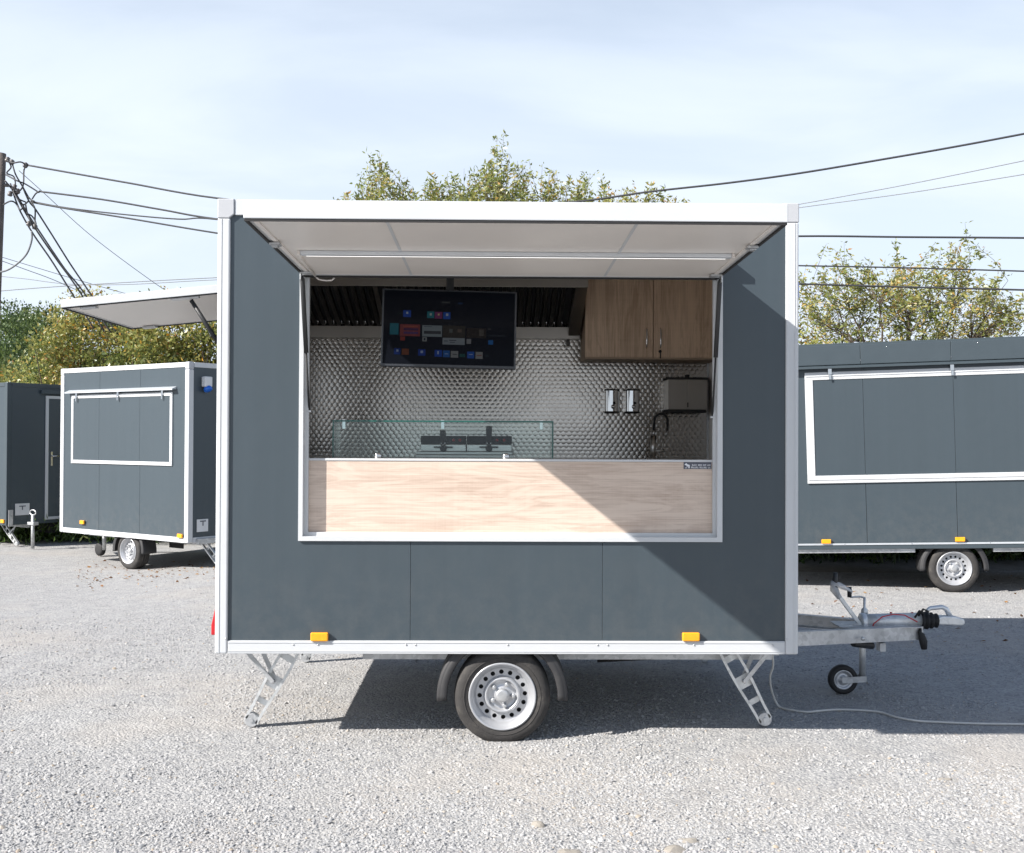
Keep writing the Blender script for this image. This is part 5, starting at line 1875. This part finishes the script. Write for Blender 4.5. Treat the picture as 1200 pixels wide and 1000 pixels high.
for sx_ in ((.25, -.05), (RL - .25, RL + .05)):
    for y in (.3, RD - .35):
        zf = -(0.030 * (sx_[1] - u0)) + .06
        stabiliser(rt, (sx_[0] + (.2 if sx_[0] < 1 else -.2), rzb), (sx_[0] - (.1 if sx_[0] < 1 else -.1), zf), (sx_[0] - (.15 if sx_[0] < 1 else -.15), rzb), y)


# ------------------------------------------------------------------ vegetation
def leaf_object(name, P, Dr, size, tone, mat, parent=None, aspect=0.38, kind=None, up=None):
    """one diamond leaf per point: P positions, Dr directions, size lengths"""
    n = len(P)
    Dr = Dr / np.maximum(1e-6, np.linalg.norm(Dr, axis=1, keepdims=True))
    rv = rng.normal(size=(n, 3))
    if up is not None:
        rv = rv * 0.35 + np.asarray(up)
    S = np.cross(Dr, rv)
    S /= np.maximum(1e-6, np.linalg.norm(S, axis=1, keepdims=True))
    Nn = np.cross(S, Dr)
    L_ = size[:, None]
    v0 = P
    v1 = P + Dr * L_ * .45 + S * L_ * aspect * .5 + Nn * L_ * .06
    v2 = P + Dr * L_ - Nn * L_ * .08
    v3 = P + Dr * L_ * .45 - S * L_ * aspect * .5 + Nn * L_ * .06
    vs = np.stack([v0, v1, v2, v3], 1).reshape(-1, 3)
    fs = np.arange(n * 4, dtype=np.int32).reshape(n, 4)
    o = sheet(name, vs, fs, mat, parent)
    a = o.data.attributes.new('tone', 'FLOAT', 'FACE')
    a.data.foreach_set('value', np.clip(tone, 0, 1).astype(np.float32))
    if kind:
        tag(o, kind=kind)
    return o


def grow(base, height, spread, nl, seed, trunk_r, limb_up=0.75, shoots=1.0, sub=6, twigs=5, leaves=24, leafsz=.085, tone0=.45, droop=.0, crown_base=.25):
    """a tree by recursive limbs; returns (limb tubes, leaf points, dirs, sizes, tones)"""
    rd = random.Random(seed)
    tubes, P_, D_, T_ = [], [], [], []

    def curve(p, d, ln, n, wob, lift):
        pts = [p.copy()]
        for i in range(n):
            d = (d + V((rd.gauss(0, wob), rd.gauss(0, wob), rd.gauss(0, wob) + lift))).normalized()
            p = p + d * (ln / n)
            pts.append(p.copy())
        return pts, d
    base = V(base)
    tr, td = curve(base, V((rd.uniform(-.1, .1), rd.uniform(-.1, .1), 1)), height * .42, 5, .06, .05)
    tubes.append((tr, [trunk_r * (1 - .10 * i) for i in range(len(tr))]))
    for i in range(nl):
        a = 2 * math.pi * (i + rd.uniform(-.3, .3)) / nl
        t = crown_base + (1 - crown_base) * (i + .5) / nl
        st_ = tr[min(len(tr) - 1, int(t * (len(tr) - 1) + .5))]
        out = V((math.cos(a), math.sin(a) * .9, limb_up * rd.uniform(.6, 1.5))).normalized()
        ln = math.hypot(spread, height * .5) * rd.uniform(.62, .98)
        lp, ld = curve(st_, out, ln, 7, .13, .05 * shoots)
        r0 = trunk_r * .52
        tubes.append((lp, [r0 * (1 - .12 * k) for k in range(len(lp))]))
        for j in range(sub):
            k = rd.randint(2, len(lp) - 1)
            s0_ = lp[k]
            dirn = (ld + V((rd.gauss(0, .7), rd.gauss(0, .7), rd.gauss(.25 * shoots, .45)))).normalized()
            sl_ = ln * rd.uniform(.22, .45)
            sp_, sd_ = curve(s0_, dirn, sl_, 5, .16, .08 * shoots)
            tubes.append((sp_, [max(.004, r0 * .33 * (1 - .15 * q_)) for q_ in range(len(sp_))]))
            for w_ in range(twigs):
                k2 = rd.randint(1, len(sp_) - 1)
                tdir = (sd_ + V((rd.gauss(0, .75), rd.gauss(0, .75), rd.gauss(.15 * shoots, .55)))).normalized()
                tl_ = rd.uniform(.25, .75) * (0.7 + .1 * spread)
                tp_, _ = curve(sp_[k2], tdir, tl_, 4, .18, .08 * shoots - droop)
                tubes.append((tp_, [.006, .005, .004, .003, .002]))
                tb = tone0 + rd.gauss(0, .13)
                nlv = int(leaves * rd.uniform(.5, 1.4))
                for q_ in range(nlv):
                    u_ = rd.random() ** .8 * 3.999
                    i_ = int(u_)
                    p = tp_[i_].lerp(tp_[i_ + 1], u_ - i_)
                    ax_ = (tp_[i_ + 1] - tp_[i_]).normalized()
                    d_ = (ax_ * .5 + V((rd.gauss(0, .6), rd.gauss(0, .6), rd.gauss(-.15, .5)))).normalized()
                    P_.append(p + d_ * rd.uniform(0, .03)); D_.append(d_)
                    T_.append(tb + rd.gauss(0, .12) + (.32 if rd.random() < .07 else 0))
    sz = np.array([leafsz * rd.uniform(.6, 1.35) for _ in P_])
    return tubes, np.array([tuple(p) for p in P_]), np.array([tuple(p) for p in D_]), sz, np.array(T_)


def make_tree(name, label, cat, base, group=None, mat=None, **kw):
    e = empty(name)
    e.location = base
    tag(e, label, cat, group)
    tubes, P_, D_, sz, T_ = grow((0, 0, 0), **kw)
    mb_ = MB()
    for pts, rs_ in tubes[:1 + kw['nl']]:
        mb_.tube(pts, rs_, 8, False)
    mb_.build('trunk', M_BARK, e, fix=False)
    mb_ = MB()
    for pts, rs_ in tubes[1 + kw['nl']:]:
        mb_.tube(pts, rs_, 4, False)
    mb_.build('branches', M_BARK, e, fix=False)
    leaf_object('crown', P_, D_, sz, T_, mat or M_LEAF2, e)
    return e


def gp_(px, dist):
    """ground point at image column px and view distance dist"""
    p = depth_point(px, 511, dist)
    return V((p.x, p.y, gz(p.x, p.y)))



def plume_tree(label, base, prof, zlow, depth, n, leaves, seed, lean=.22, up=1.0, leafsz=.1, tone0=.45, trunk_r=.15, droop=.15, mat=None, shoot=(.5, 1.4), limbs=11):
    """crown of many leafy shoots on a fan of limbs; prof gives the crown's top (z) along x"""
    rd = random.Random(seed)
    e = empty('tree')
    e.location = base
    tag(e, label, 'tree')
    px_, pz_ = [p[0] for p in prof], [p[1] for p in prof]
    half = (px_[-1] - px_[0]) / 2
    mbt_, mbb_ = MB(), MB()
    fork = V((rd.uniform(-.1, .1), 0, min(1.3, zlow * .42)))
    mbt_.tube([V((0, 0, -.1)), V((.04, .02, zlow * .2)), fork], [trunk_r, trunk_r * .85, trunk_r * .75], 9, False)
    nodes = []
    for i in range(limbs):
        tx = px_[0] + (px_[-1] - px_[0]) * (i + .5) / limbs + rd.gauss(0, .15)
        top = float(np.interp(tx, px_, pz_))
        ty = rd.uniform(-depth, depth) * .7
        end = V((tx * .86, ty, zlow + (top - zlow) * rd.uniform(.40, .62)))
        pts = []
        for k in range(8):
            t = k / 7
            p = fork.lerp(end, t)
            p.x += (end.x - fork.x) * (t ** .75 - t) * .5
            p += V((rd.gauss(0, .05), rd.gauss(0, .05), rd.gauss(0, .05))) * (1 if 0 < k else 0)
            pts.append(p)
        mbt_.tube(pts, [trunk_r * .42 * (1 - .11 * k) for k in range(8)], 7, False)
        nodes += pts[2:]
    P_, D_, T_ = [], [], []
    for i in range(n):
        x = rd.uniform(px_[0], px_[-1])
        y = rd.gauss(0, .5) * depth
        top = float(np.interp(x, px_, pz_))
        edge = max(0., 1 - abs(y) / depth * .35)
        zt_ = zlow + (top + .25 - zlow) * edge * (rd.random() ** .33) + rd.gauss(0, .08)
        ln = rd.uniform(*shoot)
        d = V((x / half * lean + rd.gauss(0, lean), rd.gauss(0, lean), up)).normalized()
        tip = V((x, y, zt_))
        st_ = tip - d * ln
        near = min(nodes, key=lambda q: (q - st_).length_squared + (40 if q.z > st_.z - .05 else 0))
        bend = V((rd.gauss(0, .06), rd.gauss(0, .06), 0))
        pts = [near, near.lerp(st_, .6) + V((0, 0, .05)), st_, st_.lerp(tip, .5) + bend, tip]
        mbb_.tube(pts, [.009, .007, .005, .0035, .002], 4, False)
        tb = tone0 + rd.gauss(0, .12)
        for q in range(int(leaves * rd.uniform(.55, 1.4))):
            u = rd.random() ** .85
            p = st_.lerp(tip, u) + bend * (1 - abs(2 * u - 1)) + V((rd.gauss(0, .05), rd.gauss(0, .05), rd.gauss(0, .04))) * (1.6 - u)
            dl = (d * .45 + V((rd.gauss(0, .6), rd.gauss(0, .6), rd.gauss(-droop, .4)))).normalized()
            P_.append(tuple(p)); D_.append(tuple(dl))
            T_.append(tb + rd.gauss(0, .12) + (.33 if rd.random() < .08 else 0))
    mbt_.build('trunk', M_BARK, e, fix=False)
    mbb_.build('branches', M_BARK, e, fix=False)
    sz = np.array([leafsz * rd.uniform(.6, 1.3) for _ in P_])
    leaf_object('crown', np.array(P_), np.array(D_), sz, np.array(T_), mat or M_LEAF2, e, aspect=.36)
    return e


plume_tree('tall feathery tree with yellowing leaves rising behind the trailer roof', gp_(590, 21.5),
           [(-3.65, 5.9), (-3.0, 6.6), (-2.45, 7.35), (-2.2, 6.75), (-1.6, 6.7), (-1.1, 6.75), (-.5, 6.8), (-.15, 7.55), (.25, 7.15), (.8, 6.95), (1.5, 6.95), (2.0, 6.6), (2.7, 6.45), (3.2, 6.45), (3.75, 6.1)],
           3.6, 1.5, 1200, 40, 5, leafsz=.10, tone0=.46, limbs=15)
plume_tree('open branched tree with yellow green leaves above the long right hand trailer', gp_(1056, 20.5),
           [(-1.95, 4.9), (-1.5, 5.15), (-.9, 5.2), (-.5, 4.9), (-.1, 5.25), (.3, 5.0), (.8, 5.1), (1.05, 5.62), (1.35, 5.6), (1.5, 4.8), (1.85, 4.75), (2.15, 4.4)],
           2.5, 1.2, 320, 40, 23, lean=.5, up=.8, leafsz=.095, tone0=.48, trunk_r=.12, droop=.35, shoot=(.45, 1.1), limbs=13)


def shrub(label, base, rx, ry, h, seed, n=9000, group=None, tone0=.42, sz=.085, mat=None, name='shrub'):
    """dense shrub: lumpy volume of leaf clumps on a fan of stems"""
    rd = random.Random(seed)
    r2 = np.random.default_rng(seed)
    e = empty(name)
    e.location = base
    tag(e, label, 'shrub', group)
    mb_ = MB()
    clumps = []
    nc = 170
    for i in range(nc):
        th_ = rd.uniform(0, 2 * math.pi)
        zz = rd.random() ** .75
        prof = math.sin(math.pi * min(1, .18 + zz * .82)) ** .55
        rr = (rd.random() ** .42) * prof
        lump = 1 + .28 * mnoise.noise(V((math.cos(th_) * 1.6 + seed, math.sin(th_) * 1.6, zz * 3)))
        clumps.append((rx * rr * math.cos(th_) * lump, ry * rr * math.sin(th_) * lump, h * zz * lump * .96 + .1, rd.uniform(.22, .42), tone0 + rd.gauss(0, .12)))
    for c in clumps[:60]:
        p1 = V(c[:3]); p0 = V((c[0] * .12, c[1] * .12, 0))
        mid_ = p0.lerp(p1, .5) + V((rd.gauss(0, .1), rd.gauss(0, .1), .12))
        mb_.tube([p0, mid_, p1], [.03, .018, .006], 5, False)
    mb_.build('stems', M_BARK, e, fix=False)
    ci = r2.integers(0, nc, n)
    C = np.array([c[:3] for c in clumps])[ci]
    Rr_ = np.array([c[3] for c in clumps])[ci]
    Tn = np.array([c[4] for c in clumps])[ci]
    d = r2.normal(size=(n, 3)); d /= np.linalg.norm(d, axis=1, keepdims=True)
    P_ = C + d * (Rr_ * r2.random(n) ** .5)[:, None] * np.array([1, 1, .85])
    # wild shoots at the top
    k = 0
    P_[:, 2] = np.maximum(P_[:, 2], 0.03)
    Dd = d * .6 + r2.normal(size=(n, 3)) * .6
    tone = Tn + r2.normal(size=n) * .10 + (r2.random(n) < .085) * .34
    leaf_object('foliage', P_, Dd, sz * r2.uniform(.6, 1.3, n), tone, mat or M_LEAF, e, aspect=.5)
    return e


GH = 'autumn shrubs behind the left hand trailers'
shrub('big rounded autumn shrub at the left frame edge behind the far left trailer', gp_(15, 22.5), 1.7, 1.3, 2.9, 31, 15000, GH, .45)
shrub('tall yellow green shrub rising just left of the raised side flap', gp_(95, 21.5), 1.5, 1.2, 4.5, 32, 21000, GH, .48)
shrub('broad autumn shrub under the raised side flap', gp_(170, 20.8), 1.6, 1.2, 4.15, 33, 20000, GH, .49)
shrub('yellowing shrub half hidden behind the left corner of the open trailer', gp_(250, 20.8), 1.6, 1.2, 4.0, 34, 18000, GH, .50)
GR = 'shrubs behind the right hand trailer'
shrub('bushy yellow green shrub beside the right corner post of the open trailer', gp_(945, 19.0), 1.25, 1.1, 3.05, 41, 9000, GR, .52)
shrub('low brownish shrub at the foot of the open branched tree', gp_(1030, 19.6), 1.35, 1.1, 2.75, 42, 8000, GR, .55)
shrub('low green shrub right of the open branched tree above the trailer roof', gp_(1120, 20.2), 1.3, 1.1, 2.6, 43, 8000, GR, .45)
shrub('shrub hidden mostly behind the long trailer near the right edge', gp_(1215, 20.5), 1.5, 1.1, 2.3, 44, 7000, GR, .42)

# weeds along the back edge of the yard
def weeds(name, label, pts, n, hmin, hmax, sz=.16):
    r2 = np.random.default_rng(len(name) + n)
    idx = r2.integers(0, len(pts), n)
    P_ = np.array(pts)[idx] + r2.normal(size=(n, 3)) * np.array([.35, .35, 0])
    P_[:, 2] = [gz(a, b) for a, b in P_[:, :2]]
    hh = r2.uniform(0, 1, n) ** 1.6 * (hmax - hmin) + hmin * r2.random(n)
    P_[:, 2] += hh
    D_ = r2.normal(size=(n, 3)) * .5 + np.array([0, 0, .8])
    o = leaf_object(name, P_, D_, sz * r2.uniform(.6, 1.4, n), r2.normal(.42, .2, n), M_GRASS, None, .22)
    tag(o, label, 'weeds', kind='stuff')


pts_r = [tuple(gp_(px, dd_)) for px in np.linspace(900, 1330, 50) for dd_ in (14.7, 15.0, 15.4, 16.2)]
weeds('weeds', 'green weeds growing along the yard edge behind the long trailer', pts_r, 15000, .1, 1.1)
pts_l = [tuple(gp_(px, dd_)) for px in np.linspace(-60, 330, 44) for dd_ in (19.6, 20.2)]
weeds('grass', 'green grass tufts under the far left trailers', pts_l, 9000, .05, .5, .13)
# low earth bank at the yard edge under the right trailer
bv, bf = [], []
for i, px in enumerate(np.linspace(890, 1400, 52)):
    for j, dd_ in enumerate((13.6, 14.1, 14.7, 15.3, 16.2)):
        p = gp_(px, dd_)
        hgt = (0.0, .03, .06, .09, .09)[j]
        bv.append((p.x, p.y, -.006 + hgt * (1 + .8 * mnoise.noise(V((p.x * 1.7, p.y * 1.7, 0))))))
for i in range(51):
    for j in range(4):
        bf.append((i * 5 + j, (i + 1) * 5 + j, (i + 1) * 5 + j + 1, i * 5 + j + 1))
M_SOIL = simple('dry earth', (0.21, 0.19, 0.165), .95, var=.3, scale=9, bump=.7, bscale=60, dirt=((.36, .34, .31), 22, .6))
tag(sheet('earth_bank', bv, bf, M_SOIL, smooth=True), 'low bank of dry earth at the yard edge', 'bank', kind='structure')

# dead leaves
r2 = np.random.default_rng(77)
n = 400
cols = np.concatenate([r2.uniform(90, 330, 310), r2.uniform(930, 1230, 90)])
dist = np.concatenate([r2.normal(14.9, .9, 310), r2.uniform(8.9, 13.5, 90)])
P_ = np.array([tuple(gp_(a, b)) for a, b in zip(cols, dist)])
P_[:, 2] = [ground_h(a, b) + .012 for a, b in P_[:, :2]]
D_ = r2.normal(size=(n, 3)) * np.array([1, 1, .25])
tag(leaf_object('fallen_leaves', P_, D_, r2.uniform(.025, .065, n), r2.random(n), M_LITTER, None, .6, up=(0, 0, 1)), 'brown fallen leaves scattered on the gravel', 'leaves', kind='stuff')

# far wooded hill
def hill_h(x):
    return 2.2 + 9.6 / (1 + math.exp((x + 18) / 3.5))


hv, hf = [], []
hx = np.linspace(-110, 110, 56)
hy = [48, 56, 66, 80, 110]
for y in hy:
    for x in hx:
        t_ = min(1, max(0, (y - 46) / 22))
        hv.append((x, y, -1.0 + hill_h(x) * t_ ** .8 * .8))
for j in range(len(hy) - 1):
    for i in range(len(hx) - 1):
        hf.append((j * 56 + i, j * 56 + i + 1, (j + 1) * 56 + i + 1, (j + 1) * 56 + i))
M_HILL = simple('hill grass', (0.09, 0.115, 0.045), .95, var=.3, scale=.4)
tag(sheet('hill', hv, hf, M_HILL, smooth=True), 'low wooded hill beyond the shrubs', 'hill', kind='structure')
r2 = np.random.default_rng(8)
CC = []
for i in range(520):
    x = r2.uniform(-60, 40) if i % 3 else r2.uniform(-45, -8); y = r2.uniform(52, 72)
    t_ = min(1, max(0, (y - 46) / 22))
    CC.append((x, y, -1.0 + hill_h(x) * t_ ** .8 * .8 + .6, r2.uniform(1.0, 1.9), r2.normal(.42, .15)))
CC = np.array(CC)
n = 130000
ci = r2.integers(0, len(CC), n)
d = r2.normal(size=(n, 3)); d /= np.linalg.norm(d, axis=1, keepdims=True)
d[:, 2] = np.abs(d[:, 2]) * 1.1
P_ = CC[ci, :3] + d * (CC[ci, 3] * r2.random(n) ** .3)[:, None]
tag(leaf_object('far_wood', P_, d + r2.normal(size=(n, 3)) * .5, r2.uniform(.12, .26, n), CC[ci, 4] + r2.normal(size=n) * .15, M_LEAFD, None, .6), 'dark green far-off wood covering the hill at the left', 'wood', kind='stuff')

# ------------------------------------------------------------------ power pole and lines
PD = 20.0
pole = empty('utility_pole')
pb_, pt_ = depth_point(-11, 511, PD), depth_point(0, 180, PD)
pbase = V((pb_.x - .1, pb_.y, gz(pb_.x, pb_.y)))
pole.location = pbase
tag(pole, 'weathered utility pole with tangled cables at the left frame edge', 'utility pole')
tp_ = pt_ - pbase
MB().tube([(0, 0, -.2), tuple(tp_ * .5), tuple(tp_)], [.135, .12, .105], 14).build('pole_shaft', M_POLE, pole)


def pq(px, py, dd_=PD):
    return depth_point(px, py, dd_) - pbase


MB().tube([pq(0, 216.5), pq(10, 217.5)], .035, 6).build('cross_arm', M_CERAM, pole)
for a in ((9, 187), (14, 190), (30, 193.5), (17, 219), (21, 224), (12, 227), (34, 262), (41, 266)):
    MB().lathe([(0, -.05), (.035, -.05), (.05, -.01), (.03, .0), (.045, .03), (0, .05)], pq(*a, PD - .2), (.3, 0, 1), 12).build('insulator', M_CERAM, pole)
JW = [[(7, 186), (14, 191), (24, 190), (30, 193)], [(31, 195), (28, 200), (27, 218), (20, 228), (22, 236), (28, 240), (33, 236)], [(9, 188), (13, 196), (8, 203), (16, 207), (18, 216), (17, 225)],
      [(14, 190), (18, 204), (26, 218), (34, 232), (40, 236)], [(6, 212), (14, 222), (20, 232), (30, 237)], [(4, 240), (12, 236), (18, 238), (24, 246), (28, 240)], [(30, 240), (32, 250), (35, 258), (40, 268), (42, 262), (38, 254), (33, 251)],
      [(36, 236), (41, 245), (41, 258), (42, 266)], [(7, 205), (20, 212), (30, 216), (46, 226)], [(38, 233), (42, 227), (47, 224)]]
for j in JW:
    MB().tube(smooth([pq(*p, PD - .25 + random.uniform(-.1, .1)) for p in j], 5), .014, 6).build('jumper_cable', M_WIRE, pole)


def line(label, pts, r=.014, mat=None, depth=(PD, PD), grp='overhead power lines'):
    n_ = len(pts)
    q_ = []
    x0_, x1_ = pts[0][0], pts[-1][0]
    for (a, b) in pts:
        t_ = (a - x0_) / (x1_ - x0_) if x1_ != x0_ else 0
        q_.append(depth_point(a, b, depth[0] + (depth[1] - depth[0]) * t_))
    o = MB().tube(smooth(q_, 6), r, 6).build('power_line', mat or M_WIRE)
    tag(o, label, 'power line', grp)
    return o


PL = PD - .2
line('topmost black power line sagging from the pole and rising to the right edge', [(31, 193.5), (90, 204), (150, 214.5), (255, 232.5), (400, 244), (560, 245), (680, 236), (760, 225), (850, 215), (935, 203.5), (1040, 186), (1120, 172), (1200, 157), (1330, 132)], .017, depth=(PL, 16.5))
line('second power line from the pole, ending behind the open trailer roof corner', [(46, 224.5), (120, 234), (190, 246), (255, 257), (420, 275), (640, 283), (800, 281), (937, 277), (1060, 278), (1200, 279), (1400, 281)], .017, depth=(PL, 17))
line('third power line from the pole, just below the second', [(36, 236), (80, 244), (150, 252), (210, 257), (255, 257.5), (420, 282), (640, 303), (800, 309), (937, 311.5), (1060, 314), (1200, 318), (1400, 324)], .013, depth=(PL, 17))
line('lowest power line from the pole, passing in front of the right hand tree', [(36, 237), (80, 245), (150, 256), (255, 273.5), (420, 298), (640, 320), (800, 329), (937, 333), (1060, 336.5), (1200, 340), (1400, 346)], .016, depth=(PL, 17))
line('thin upper wire climbing from behind the right roof corner', [(700, 281), (820, 260), (937, 239.5), (1060, 217), (1200, 188.5), (1350, 157)], .008, M_WIREG, (24, 16))
line('thin lower wire climbing from behind the right roof corner', [(700, 277), (820, 261), (937, 243.5), (1060, 227), (1200, 204.5), (1350, 180)], .008, M_WIREG, (24, 16))
for i, (lab, pts) in enumerate((('leftmost of the black cables descending steeply from the pole', [(12, 215), (22, 244), (38, 273), (60, 305), (80, 337), (110, 385)]),
                                ('second of the black cables descending steeply from the pole', [(16, 222), (26, 243), (44, 272), (66, 304), (90, 337), (122, 388)]),
                                ('third of the black cables descending steeply from the pole', [(18, 226), (34, 253), (48, 274), (64, 298), (78, 318), (96, 340), (130, 390)]),
                                ('rightmost of the black cables descending steeply from the pole', [(26, 218), (34, 236), (42, 246), (60, 274), (82, 309), (103, 340), (138, 392)]))):
    line(lab, pts, .016, depth=(PL, PL + .6))
line('grey drop cable looping from the tangle back to the pole', [(37, 271), (37, 282), (31, 298), (18, 311), (5, 318), (-8, 319)], .018, M_WIREG, (PL, PL))
line('thin grey wire slanting down to the raised side flap', [(22, 200), (50, 225), (110, 279), (190, 338), (230, 362)], .006, M_WIREG, (PL, PL + 3))
line('faint far wire running level just above the shrubs at the left', [(-10, 342), (60, 336.5), (150, 331), (255, 325.5), (420, 319), (640, 318)], .022, M_WIREG, (55, 48))
line('faint far wire just under the level one at the left', [(-10, 323), (30, 327), (80, 333), (150, 333.5), (255, 328), (420, 322), (640, 320)], .018, M_WIREG, (55, 48))
line('faint far wire falling to the right below the pole', [(-6, 303), (30, 316), (60, 327), (90, 340), (120, 352)], .018, M_WIREG, (52, 55))
line('second faint far wire falling to the right below the pole', [(-6, 299), (40, 313), (80, 325), (125, 338), (150, 345)], .016, M_WIREG, (52, 55))
